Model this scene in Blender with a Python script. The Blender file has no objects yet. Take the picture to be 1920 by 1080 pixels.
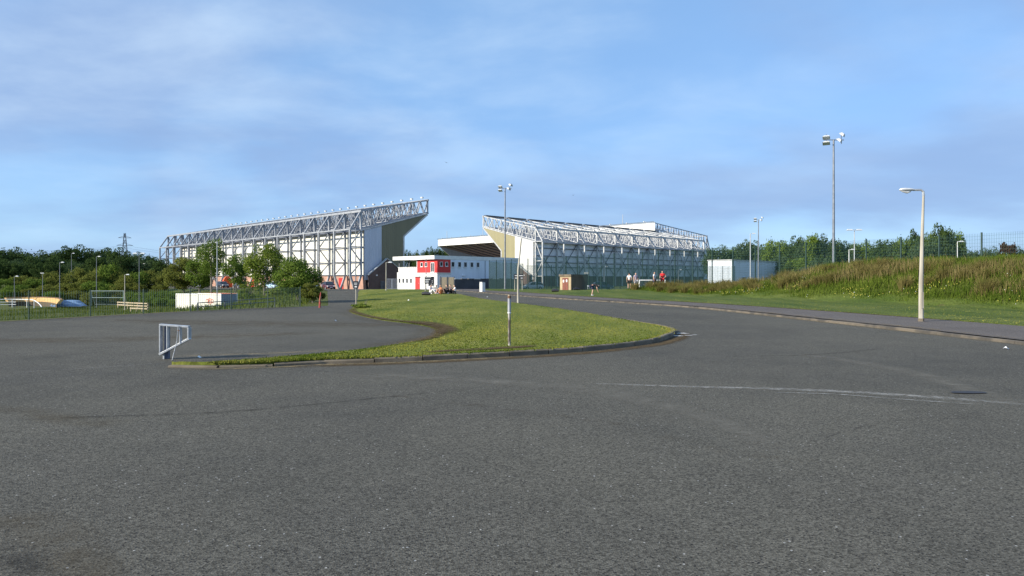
import bpy, bmesh, math, random
import numpy as np
from mathutils import Vector, Matrix
R = math.radians
random.seed(7)
scene = bpy.context.scene
COL = scene.collection

# ------------------------------------------------------------------ camera, sky, sun, exposure
H = 1.6; F = 1300.0; HZ = 522.0          # eye height (m), focal length and horizon row of the photograph
cd = bpy.data.cameras.new('camera'); cam = bpy.data.objects.new('camera', cd); COL.objects.link(cam)
cam.location = (0, 0, H); cam.rotation_euler = (R(90), 0, 0)
cd.sensor_width = 36; cd.lens = 36 * F / 1920; cd.shift_y = -(540 - HZ) / 1920
cd.clip_start = 0.1; cd.clip_end = 6000
scene.camera = cam
SUN = Vector((-.90, -.43, 0)).normalized(); EL = R(24)
SUN = Vector((SUN.x * math.cos(EL), SUN.y * math.cos(EL), math.sin(EL)))
sd = bpy.data.lights.new('sun', 'SUN'); sd.energy = 4.4; sd.angle = R(.5); sd.color = (1, .93, .80)
so = bpy.data.objects.new('sun', sd); COL.objects.link(so)
so.rotation_euler = SUN.to_track_quat('Z', 'Y').to_euler(); so.location = (-60, -30, 60)
scene.view_settings.view_transform = 'Standard'; scene.view_settings.look = 'None'
scene.view_settings.exposure = 0.75; scene.view_settings.gamma = 1

def N(nt, kind, **kw):
    n = nt.nodes.new(kind)
    for k, v in kw.items():
        if k.startswith('i_'):
            n.inputs[k[2:].replace('_', ' ')].default_value = v
        else: setattr(n, k, v)
    return n

def build_world():
    w = bpy.data.worlds.new('World'); scene.world = w; w.use_nodes = True
    nt = w.node_tree; nt.nodes.clear(); L = nt.links.new
    out = N(nt, 'ShaderNodeOutputWorld'); bg = N(nt, 'ShaderNodeBackground'); bg.inputs['Strength'].default_value = .10
    sky = N(nt, 'ShaderNodeTexSky', sky_type='NISHITA', sun_disc=False)
    sky.sun_elevation = EL; sky.sun_rotation = math.atan2(SUN.x, SUN.y) % (2 * math.pi)
    sky.air_density = 1.0; sky.dust_density = .0; sky.ozone_density = 2.0
    tint = N(nt, 'ShaderNodeMix', data_type='RGBA', blend_type='MULTIPLY'); tint.inputs[0].default_value = 1
    tint.inputs[7].default_value = SKY_TINT
    L(sky.outputs[0], tint.inputs[6])
    tc = N(nt, 'ShaderNodeTexCoord'); sp = N(nt, 'ShaderNodeSeparateXYZ'); L(tc.outputs['Generated'], sp.inputs[0])
    # clouds lie on a flat layer high above: direction / (height + small)
    zc = N(nt, 'ShaderNodeMath', operation='MAXIMUM'); L(sp.outputs[2], zc.inputs[0]); zc.inputs[1].default_value = 0.0
    za = N(nt, 'ShaderNodeMath', operation='ADD'); L(zc.outputs[0], za.inputs[0]); za.inputs[1].default_value = .22
    dx = N(nt, 'ShaderNodeMath', operation='DIVIDE'); L(sp.outputs[0], dx.inputs[0]); L(za.outputs[0], dx.inputs[1])
    dy = N(nt, 'ShaderNodeMath', operation='DIVIDE'); L(sp.outputs[1], dy.inputs[0]); L(za.outputs[0], dy.inputs[1])
    cb = N(nt, 'ShaderNodeCombineXYZ'); L(dx.outputs[0], cb.inputs[0]); L(dy.outputs[0], cb.inputs[1])
    def layer(scale, sx, sy, rot, off, det, rough, lo, hi, dist=.3):
        mp = N(nt, 'ShaderNodeMapping'); L(cb.outputs[0], mp.inputs[0])
        mp.inputs['Scale'].default_value = (sx, sy, 1); mp.inputs['Rotation'].default_value = (0, 0, R(rot)); mp.inputs['Location'].default_value = off
        no = N(nt, 'ShaderNodeTexNoise'); L(mp.outputs[0], no.inputs['Vector'])
        no.inputs['Scale'].default_value = scale; no.inputs['Detail'].default_value = det
        no.inputs['Roughness'].default_value = rough; no.inputs['Distortion'].default_value = dist
        mr = N(nt, 'ShaderNodeMapRange', interpolation_type='SMOOTHSTEP'); L(no.outputs[0], mr.inputs[0])
        mr.inputs[1].default_value = lo; mr.inputs[2].default_value = hi
        return mr.outputs[0]
    base = N(nt, 'ShaderNodeMix', data_type='RGBA'); base.inputs[0].default_value = .62; L(tint.outputs[2], base.inputs[6]); base.inputs[7].default_value = HAZE_BLUE
    lowz = N(nt, 'ShaderNodeMapRange', interpolation_type='SMOOTHSTEP'); L(sp.outputs[2], lowz.inputs[0]); lowz.inputs[1].default_value = .16; lowz.inputs[2].default_value = -.01; lowz.inputs[4].default_value = .55
    hb = N(nt, 'ShaderNodeMix', data_type='RGBA'); L(lowz.outputs[0], hb.inputs[0]); L(base.outputs[2], hb.inputs[6]); hb.inputs[7].default_value = (2.75, 4.3, 6.0, 1); base = hb
    veil = layer(.9, .9, 1.2, 14, (3.1, 1.7, 0), 8, .50, .36, .66, .2)
    wisp = layer(1.7, 1.0, 1.25, 6, (7.3, 2.9, 0), 7, .54, .34, .80, .2)
    # brighter veil towards the sun's side (left) and the upper sky
    side = N(nt, 'ShaderNodeMapRange', interpolation_type='SMOOTHSTEP'); L(sp.outputs[0], side.inputs[0])
    side.inputs[1].default_value = .55; side.inputs[2].default_value = -.45; side.inputs[3].default_value = .45; side.inputs[4].default_value = 1
    up = N(nt, 'ShaderNodeMapRange', interpolation_type='SMOOTHSTEP'); L(sp.outputs[2], up.inputs[0])
    up.inputs[1].default_value = .02; up.inputs[2].default_value = .30; up.inputs[3].default_value = .35; up.inputs[4].default_value = 1
    def mul(a, b):
        m = N(nt, 'ShaderNodeMath', operation='MULTIPLY'); L(a, m.inputs[0])
        if isinstance(b, float): m.inputs[1].default_value = b
        else: L(b, m.inputs[1])
        return m.outputs[0]
    m1 = N(nt, 'ShaderNodeMix', data_type='RGBA'); L(mul(veil, .8), m1.inputs[0]); L(base.outputs[2], m1.inputs[6]); m1.inputs[7].default_value = CLOUD_BLUE
    m2 = N(nt, 'ShaderNodeMix', data_type='RGBA'); L(mul(mul(mul(wisp, side.outputs[0]), up.outputs[0]), .54), m2.inputs[0])
    L(m1.outputs[2], m2.inputs[6]); m2.inputs[7].default_value = CLOUD_WHITE
    L(m2.outputs[2], bg.inputs['Color']); L(bg.outputs[0], out.inputs['Surface'])
SKY_TINT = (.80, .92, 1.18, 1)
HAZE_BLUE = (1.85, 3.35, 5.5, 1)
CLOUD_BLUE = (1.85, 2.75, 4.55, 1)
CLOUD_WHITE = (4.6, 5.7, 6.8, 1)
build_world()

# ------------------------------------------------------------------ helpers
def P(px, py, Y):                      # the point at depth Y that the photograph shows at (px, py)
    return Vector(((px - 960) / F * Y, Y, H + (HZ - py) / F * Y))
def G(px, py, z=0.0):                  # the ground point (at height z) that the photograph shows there
    Y = (H - z) * F / (py - HZ); return ((px - 960) / F * Y, Y)
def sm(a, b, x):
    t = np.clip((np.asarray(x, float) - a) / (b - a), 0, 1); return t * t * (3 - 2 * t)

class MB:
    def __init__(s): s.v = []; s.f = []; s.m = []
    def add(s, vs, fs, mi=0):
        o = len(s.v); s.v += [tuple(p) for p in vs]; s.f += [tuple(i + o for i in f) for f in fs]; s.m += [mi] * len(fs); return s
    def box(s, c, d, rz=0.0, mi=0):
        x, y, z = d[0] / 2, d[1] / 2, d[2] / 2; ca, sa = math.cos(rz), math.sin(rz); vs = []
        for a, b, e in ((-x, -y, -z), (x, -y, -z), (x, y, -z), (-x, y, -z), (-x, -y, z), (x, -y, z), (x, y, z), (-x, y, z)):
            vs.append((c[0] + a * ca - b * sa, c[1] + a * sa + b * ca, c[2] + e))
        return s.add(vs, [(0, 3, 2, 1), (4, 5, 6, 7), (0, 1, 5, 4), (1, 2, 6, 5), (2, 3, 7, 6), (3, 0, 4, 7)], mi)
    def bx(s, a, b, mi=0):              # box from corner a to corner b
        return s.box([(a[i] + b[i]) / 2 for i in range(3)], [abs(a[i] - b[i]) for i in range(3)], 0, mi)
    def bar(s, a, b, w, w2=None, mi=0):  # square bar between points
        a = Vector(a); b = Vector(b); d = (b - a)
        if d.length < 1e-6: return s
        d.normalize(); up = Vector((0, 0, 1)) if abs(d.z) < .95 else Vector((1, 0, 0))
        x = d.cross(up).normalized(); y = d.cross(x).normalized(); h = w / 2; k = (w2 or w) / 2
        vs = [a - x * h - y * k, a + x * h - y * k, a + x * h + y * k, a - x * h + y * k, b - x * h - y * k, b + x * h - y * k, b + x * h + y * k, b - x * h + y * k]
        return s.add(vs, [(0, 3, 2, 1), (4, 5, 6, 7), (0, 1, 5, 4), (1, 2, 6, 5), (2, 3, 7, 6), (3, 0, 4, 7)], mi)
    def tube(s, pts, r, n=8, mi=0, cap=True):
        pts = [Vector(p) for p in pts]; rs = r if isinstance(r, (list, tuple)) else [r] * len(pts); o = len(s.v)
        for i, p in enumerate(pts):
            d = (pts[min(i + 1, len(pts) - 1)] - pts[max(i - 1, 0)]).normalized()
            up = Vector((0, 0, 1)) if abs(d.z) < .9 else Vector((1, 0, 0))
            x = d.cross(up).normalized(); y = d.cross(x)
            for k in range(n):
                a = 2 * math.pi * k / n; s.v.append(tuple(p + (x * math.cos(a) + y * math.sin(a)) * rs[i]))
        for i in range(len(pts) - 1):
            for k in range(n):
                s.f.append((o + i * n + k, o + i * n + (k + 1) % n, o + (i + 1) * n + (k + 1) % n, o + (i + 1) * n + k)); s.m.append(mi)
        if cap:
            s.f.append(tuple(o + k for k in range(n))); s.m.append(mi)
            e = o + (len(pts) - 1) * n; s.f.append(tuple(e + n - 1 - k for k in range(n))); s.m.append(mi)
        return s
    def prism(s, poly, a, b, ax=1, mi=0):  # polygon in two axes, extruded a..b on axis ax
        n = len(poly); vs = []
        for t in (a, b):
            for p in poly:
                q = list(p); q.insert(ax, t); vs.append(q)
        fs = [tuple(range(n - 1, -1, -1)), tuple(range(n, 2 * n))] + [(i, (i + 1) % n, n + (i + 1) % n, n + i) for i in range(n)]
        return s.add(vs, fs, mi)
    def build(s, name, mats, parent=None, smooth=False, bevel=0):
        me = bpy.data.meshes.new(name); me.from_pydata(s.v, [], s.f)
        mats = mats if isinstance(mats, (list, tuple)) else [mats]
        for m in mats: me.materials.append(m)
        if len(mats) > 1: me.polygons.foreach_set('material_index', s.m)
        if bevel or True:
            bm = bmesh.new(); bm.from_mesh(me); bmesh.ops.recalc_face_normals(bm, faces=bm.faces); bm.to_mesh(me); bm.free()
        if smooth:
            me.polygons.foreach_set('use_smooth', [True] * len(me.polygons)); me.set_sharp_from_angle(angle=R(40))
        o = bpy.data.objects.new(name, me); COL.objects.link(o)
        if parent: o.parent = parent
        if bevel:
            md = o.modifiers.new('bevel', 'BEVEL'); md.width = bevel; md.segments = 2; md.limit_method = 'ANGLE'
        return o

def npmesh(name, V, Fc, mat, parent=None, n=4):
    me = bpy.data.meshes.new(name); nv = len(V); nf = len(Fc)
    me.vertices.add(nv); me.vertices.foreach_set('co', np.asarray(V, np.float32).ravel())
    me.loops.add(nf * n); me.loops.foreach_set('vertex_index', np.asarray(Fc, np.int32).ravel())
    me.polygons.add(nf); me.polygons.foreach_set('loop_start', np.arange(nf, dtype=np.int32) * n)
    me.update(calc_edges=True); me.materials.append(mat)
    o = bpy.data.objects.new(name, me); COL.objects.link(o)
    if parent: o.parent = parent
    return o

def tag(o, label=None, cat=None, group=None, kind=None):
    if label: o['label'] = label
    if cat: o['category'] = cat
    if group: o['group'] = group
    if kind: o['kind'] = kind
    return o
def empty(name, loc=(0, 0, 0), rz=0.0, label=None, cat=None, group=None):
    o = bpy.data.objects.new(name, None); COL.objects.link(o); o.location = loc; o.rotation_euler = (0, 0, rz)
    o.empty_display_size = .2
    return tag(o, label, cat, group)
def dup(root, loc, rz=0.0, sc=None, label=None, group=None):
    r = root.copy(); COL.objects.link(r); r.location = loc; r.rotation_euler = (0, 0, rz)
    if sc: r.scale = sc
    if label: r['label'] = label
    if group: r['group'] = group
    for ch in [o for o in bpy.data.objects if o.parent == root]:
        c = ch.copy(); COL.objects.link(c); c.parent = r
        for g in [o for o in bpy.data.objects if o.parent == ch]:
            d = g.copy(); COL.objects.link(d); d.parent = c
    return r

# ------------------------------------------------------------------ materials
_M = {}
def mat(name, c1, c2=None, scale=3.0, rough=.7, metal=0.0, bump=0.0, bscale=None, stretch=(1, 1, 1), lo=.35, hi=.65, det=5, coat=0.0, spec=.5, coord='Object'):
    if name in _M: return _M[name]
    m = bpy.data.materials.new(name); m.use_nodes = True; nt = m.node_tree; L = nt.links.new
    b = nt.nodes['Principled BSDF']; b.inputs['Roughness'].default_value = rough; b.inputs['Metallic'].default_value = metal
    b.inputs['Coat Weight'].default_value = coat; b.inputs['Specular IOR Level'].default_value = spec
    c2 = c2 or tuple(x * .8 for x in c1)
    tc = N(nt, 'ShaderNodeTexCoord'); mp = N(nt, 'ShaderNodeMapping'); mp.inputs['Scale'].default_value = stretch; L(tc.outputs[coord], mp.inputs[0])
    no = N(nt, 'ShaderNodeTexNoise'); no.inputs['Scale'].default_value = scale; no.inputs['Detail'].default_value = det; L(mp.outputs[0], no.inputs['Vector'])
    mr = N(nt, 'ShaderNodeMapRange'); mr.inputs[1].default_value = lo; mr.inputs[2].default_value = hi; L(no.outputs[0], mr.inputs[0])
    mx = N(nt, 'ShaderNodeMix', data_type='RGBA'); L(mr.outputs[0], mx.inputs[0]); mx.inputs[6].default_value = (*c2, 1); mx.inputs[7].default_value = (*c1, 1)
    L(mx.outputs[2], b.inputs['Base Color'])
    if bump:
        n2 = N(nt, 'ShaderNodeTexNoise'); n2.inputs['Scale'].default_value = bscale or scale * 4; n2.inputs['Detail'].default_value = 4; L(mp.outputs[0], n2.inputs['Vector'])
        bp = N(nt, 'ShaderNodeBump'); bp.inputs['Strength'].default_value = bump; bp.inputs['Distance'].default_value = .02; L(n2.outputs[0], bp.inputs['Height']); L(bp.outputs[0], b.inputs['Normal'])
    _M[name] = m; return m

def mat_leaf(name, c1, c2, scale=.5, trans=.35, st=(1, 1, 1), rot=0, amp=0.0):
    if name in _M: return _M[name]
    m = bpy.data.materials.new(name); m.use_nodes = True; nt = m.node_tree; L = nt.links.new; nt.nodes.clear()
    out = N(nt, 'ShaderNodeOutputMaterial'); d = N(nt, 'ShaderNodeBsdfDiffuse'); t = N(nt, 'ShaderNodeBsdfTranslucent'); ms = N(nt, 'ShaderNodeMixShader')
    g = N(nt, 'ShaderNodeNewGeometry'); tc = N(nt, 'ShaderNodeTexCoord'); no = N(nt, 'ShaderNodeTexNoise'); no.inputs['Scale'].default_value = scale; no.inputs['Detail'].default_value = 3; mp = N(nt, 'ShaderNodeMapping'); mp.inputs['Scale'].default_value = st; mp.inputs['Rotation'].default_value = (0, 0, R(rot)); L(tc.outputs['Object'], mp.inputs[0]); L(mp.outputs[0], no.inputs['Vector'])
    nz = no.outputs[0]
    if amp:
        no.inputs['Detail'].default_value = 6; q = N(nt, 'ShaderNodeMapRange'); L(nz, q.inputs[0]); q.inputs[1].default_value = .38; q.inputs[2].default_value = .62; q.inputs[3].default_value = .72 - amp / 2; q.inputs[4].default_value = .72 + amp / 2 - .22; nz = q.outputs[0]
    ad = N(nt, 'ShaderNodeMath', operation='MULTIPLY_ADD'); L(g.outputs['Random Per Island'], ad.inputs[0]); ad.inputs[1].default_value = .45 if not amp else .25; L(nz, ad.inputs[2])
    mr = N(nt, 'ShaderNodeMapRange'); mr.inputs[1].default_value = .4; mr.inputs[2].default_value = 1.05; L(ad.outputs[0], mr.inputs[0])
    mx = N(nt, 'ShaderNodeMix', data_type='RGBA'); L(mr.outputs[0], mx.inputs[0]); mx.inputs[6].default_value = (*c1, 1); mx.inputs[7].default_value = (*c2, 1)
    L(mx.outputs[2], d.inputs[0]); L(mx.outputs[2], t.inputs[0]); ms.inputs[0].default_value = trans
    L(d.outputs[0], ms.inputs[1]); L(t.outputs[0], ms.inputs[2]); L(ms.outputs[0], out.inputs[0])
    _M[name] = m; return m

def mat_asphalt(name, base, warm, grain=1.0, patch=1.0):
    m = bpy.data.materials.new(name); m.use_nodes = True; nt = m.node_tree; L = nt.links.new
    b = nt.nodes['Principled BSDF']; b.inputs['Roughness'].default_value = .92; b.inputs['Specular IOR Level'].default_value = .10
    tc = N(nt, 'ShaderNodeTexCoord')
    def noise(s, det=3, rough=.5, st=(1, 1, 1)):
        mp = N(nt, 'ShaderNodeMapping'); mp.inputs['Scale'].default_value = st; L(tc.outputs['Object'], mp.inputs[0])
        n = N(nt, 'ShaderNodeTexNoise'); n.inputs['Scale'].default_value = s; n.inputs['Detail'].default_value = det; n.inputs['Roughness'].default_value = rough; L(mp.outputs[0], n.inputs['Vector']); return n.outputs[0]
    def rng(a, lo, hi, o1=0, o2=1):
        r = N(nt, 'ShaderNodeMapRange'); L(a, r.inputs[0]); r.inputs[1].default_value = lo; r.inputs[2].default_value = hi; r.inputs[3].default_value = o1; r.inputs[4].default_value = o2; return r.outputs[0]
    def mix(f, a, c, bt='MIX'):
        x = N(nt, 'ShaderNodeMix', data_type='RGBA', blend_type=bt)
        if isinstance(f, float): x.inputs[0].default_value = f
        else: L(f, x.inputs[0])
        for i, q in ((6, a), (7, c)):
            if isinstance(q, tuple): x.inputs[i].default_value = (*q, 1)
            else: L(q, x.inputs[i])
        return x.outputs[2]
    big = rng(noise(.13, 6, .6), .40, .60); mid = rng(noise(.9, 5, .6), .35, .7)
    c = mix(big, base, warm); c = mix(rng(noise(.45, 4, .6, (1, .35, 1)), .5, .75, 0, .5 * patch), c, tuple(x * .72 for x in base))
    c = mix(rng(mid, 0, 1, 0, .35 * patch), c, tuple(x * 1.22 for x in warm))
    # stones: dark gaps and pale chips of the aggregate
    vo = N(nt, 'ShaderNodeTexVoronoi'); vo.inputs['Scale'].default_value = 78; L(tc.outputs['Object'], vo.inputs['Vector'])
    sv = N(nt, 'ShaderNodeSeparateColor'); L(vo.outputs['Color'], sv.inputs[0])
    st = rng(sv.outputs[0], 0, 1, .50, 1.50)
    c = mix(.85 * grain, c, st, 'MULTIPLY') if False else c
    gm = N(nt, 'ShaderNodeMix', data_type='RGBA', blend_type='MULTIPLY'); gm.inputs[0].default_value = grain; L(c, gm.inputs[6]); L(st, gm.inputs[7]); c = gm.outputs[2]
    g2 = rng(noise(85, 2, .7), .3, .7, .70, 1.30)
    gm = N(nt, 'ShaderNodeMix', data_type='RGBA', blend_type='MULTIPLY'); gm.inputs[0].default_value = grain; L(c, gm.inputs[6]); L(g2, gm.inputs[7]); c = gm.outputs[2]
    v2 = N(nt, 'ShaderNodeTexVoronoi'); v2.inputs['Scale'].default_value = 42; L(tc.outputs['Object'], v2.inputs['Vector'])
    s2 = N(nt, 'ShaderNodeSeparateColor'); L(v2.outputs['Color'], s2.inputs[0])
    chip = N(nt, 'ShaderNodeMath', operation='GREATER_THAN'); L(s2.outputs[1], chip.inputs[0]); chip.inputs[1].default_value = .982
    near = N(nt, 'ShaderNodeMath', operation='LESS_THAN'); L(v2.outputs['Distance'], near.inputs[0]); near.inputs[1].default_value = .30
    cm = N(nt, 'ShaderNodeMath', operation='MULTIPLY'); L(chip.outputs[0], cm.inputs[0]); L(near.outputs[0], cm.inputs[1])
    c = mix(cm.outputs[0], c, (.36, .35, .33))
    hole = N(nt, 'ShaderNodeMath', operation='LESS_THAN'); L(s2.outputs[2], hole.inputs[0]); hole.inputs[1].default_value = .16
    hm = N(nt, 'ShaderNodeMath', operation='MULTIPLY'); L(hole.outputs[0], hm.inputs[0]); L(near.outputs[0], hm.inputs[1])
    c = mix(hm.outputs[0], c, (.018, .018, .02))
    L(c, b.inputs['Base Color'])
    bp = N(nt, 'ShaderNodeBump'); bp.inputs['Strength'].default_value = .55; bp.inputs['Distance'].default_value = .006; L(vo.outputs['Distance'], bp.inputs['Height']); L(bp.outputs[0], b.inputs['Normal'])
    return m

def mat_grass(name, c1, c2, c3, s=1.0):
    m = bpy.data.materials.new(name); m.use_nodes = True; nt = m.node_tree; L = nt.links.new
    b = nt.nodes['Principled BSDF']; b.inputs['Roughness'].default_value = .9; b.inputs['Specular IOR Level'].default_value = .15
    tc = N(nt, 'ShaderNodeTexCoord')
    def noise(sc, det, st=(1, 1, 1), rot=0):
        mp = N(nt, 'ShaderNodeMapping'); mp.inputs['Scale'].default_value = st; mp.inputs['Rotation'].default_value = (0, 0, R(rot)); L(tc.outputs['Object'], mp.inputs[0])
        n = N(nt, 'ShaderNodeTexNoise'); n.inputs['Scale'].default_value = sc * s; n.inputs['Detail'].default_value = det; n.inputs['Roughness'].default_value = .62; L(mp.outputs[0], n.inputs['Vector'])
        r = N(nt, 'ShaderNodeMapRange'); L(n.outputs[0], r.inputs[0]); r.inputs[1].default_value = .36; r.inputs[2].default_value = .64; return r.outputs[0]
    def mix(f, a, c):
        x = N(nt, 'ShaderNodeMix', data_type='RGBA'); L(f, x.inputs[0])
        for i, q in ((6, a), (7, c)):
            if isinstance(q, tuple): x.inputs[i].default_value = (*q, 1)
            else: L(q, x.inputs[i])
        return x.outputs[2]
    c = mix(noise(.22, 6), c1, c2); c = mix(noise(.5, 5, (1, .22, 1), 22), c, c3)
    fine = noise(9, 5); x = N(nt, 'ShaderNodeMix', data_type='RGBA', blend_type='MULTIPLY'); x.inputs[0].default_value = .9; L(c, x.inputs[6])
    r = N(nt, 'ShaderNodeMapRange'); L(fine, r.inputs[0]); r.inputs[3].default_value = .62; r.inputs[4].default_value = 1.35; L(r.outputs[0], x.inputs[7])
    L(x.outputs[2], b.inputs['Base Color'])
    bp = N(nt, 'ShaderNodeBump'); bp.inputs['Strength'].default_value = .5; bp.inputs['Distance'].default_value = .02; L(fine, bp.inputs['Height']); L(bp.outputs[0], b.inputs['Normal'])
    return m

def mat_brick(name, c1, c2, mortar, sc=1.0, coord='Object'):
    m = bpy.data.materials.new(name); m.use_nodes = True; nt = m.node_tree; L = nt.links.new
    b = nt.nodes['Principled BSDF']; b.inputs['Roughness'].default_value = .85
    tc = N(nt, 'ShaderNodeTexCoord'); sp = N(nt, 'ShaderNodeSeparateXYZ'); L(tc.outputs[coord], sp.inputs[0])
    ad = N(nt, 'ShaderNodeMath', operation='ADD'); L(sp.outputs[0], ad.inputs[0]); L(sp.outputs[1], ad.inputs[1])
    cb = N(nt, 'ShaderNodeCombineXYZ'); L(ad.outputs[0], cb.inputs[0]); L(sp.outputs[2], cb.inputs[1])
    br = N(nt, 'ShaderNodeTexBrick'); L(cb.outputs[0], br.inputs['Vector']); br.inputs['Scale'].default_value = sc
    br.inputs['Brick Width'].default_value = .225; br.inputs['Row Height'].default_value = .075; br.inputs['Mortar Size'].default_value = .008
    br.inputs[1].default_value = (*c1, 1); br.inputs[2].default_value = (*c2, 1); br.inputs[3].default_value = (*mortar, 1)
    no = N(nt, 'ShaderNodeTexNoise'); no.inputs['Scale'].default_value = .6; no.inputs['Detail'].default_value = 6; L(tc.outputs[coord], no.inputs['Vector'])
    mr = N(nt, 'ShaderNodeMapRange'); L(no.outputs[0], mr.inputs[0]); mr.inputs[1].default_value = .3; mr.inputs[2].default_value = .7; mr.inputs[3].default_value = .7; mr.inputs[4].default_value = 1.15
    x = N(nt, 'ShaderNodeMix', data_type='RGBA', blend_type='MULTIPLY'); x.inputs[0].default_value = 1; L(br.outputs[0], x.inputs[6]); L(mr.outputs[0], x.inputs[7]); L(x.outputs[2], b.inputs['Base Color'])
    return m

def mat_clad(name, c, pitch=.33, rough=.45, axis=None, stain=.14):
    """profiled sheet cladding: narrow vertical ribs (bump) and faint weather streaks"""
    m = bpy.data.materials.new(name); m.use_nodes = True; nt = m.node_tree; L = nt.links.new
    b = nt.nodes['Principled BSDF']; b.inputs['Roughness'].default_value = rough
    tc = N(nt, 'ShaderNodeTexCoord'); sp = N(nt, 'ShaderNodeSeparateXYZ'); L(tc.outputs['Object'], sp.inputs[0])
    ad = N(nt, 'ShaderNodeMath', operation='ADD'); L(sp.outputs[0], ad.inputs[0]); L(sp.outputs[1], ad.inputs[1])
    ml = N(nt, 'ShaderNodeMath', operation='MULTIPLY'); L(ad.outputs[0], ml.inputs[0]); ml.inputs[1].default_value = 2 * math.pi / pitch
    sn = N(nt, 'ShaderNodeMath', operation='SINE'); L(ml.outputs[0], sn.inputs[0])
    bp = N(nt, 'ShaderNodeBump'); bp.inputs['Strength'].default_value = .5; bp.inputs['Distance'].default_value = .03; L(sn.outputs[0], bp.inputs['Height']); L(bp.outputs[0], b.inputs['Normal'])
    mp = N(nt, 'ShaderNodeMapping'); mp.inputs['Scale'].default_value = (1, 1, .12); L(tc.outputs['Object'], mp.inputs[0])
    no = N(nt, 'ShaderNodeTexNoise'); no.inputs['Scale'].default_value = .9; no.inputs['Detail'].default_value = 6; L(mp.outputs[0], no.inputs['Vector'])
    mr = N(nt, 'ShaderNodeMapRange'); L(no.outputs[0], mr.inputs[0]); mr.inputs[1].default_value = .35; mr.inputs[2].default_value = .7
    x = N(nt, 'ShaderNodeMix', data_type='RGBA'); L(mr.outputs[0], x.inputs[0]); x.inputs[6].default_value = (*c, 1); x.inputs[7].default_value = (*[q * (1 - stain) for q in c], 1)
    L(x.outputs[2], b.inputs['Base Color']); return m

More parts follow.
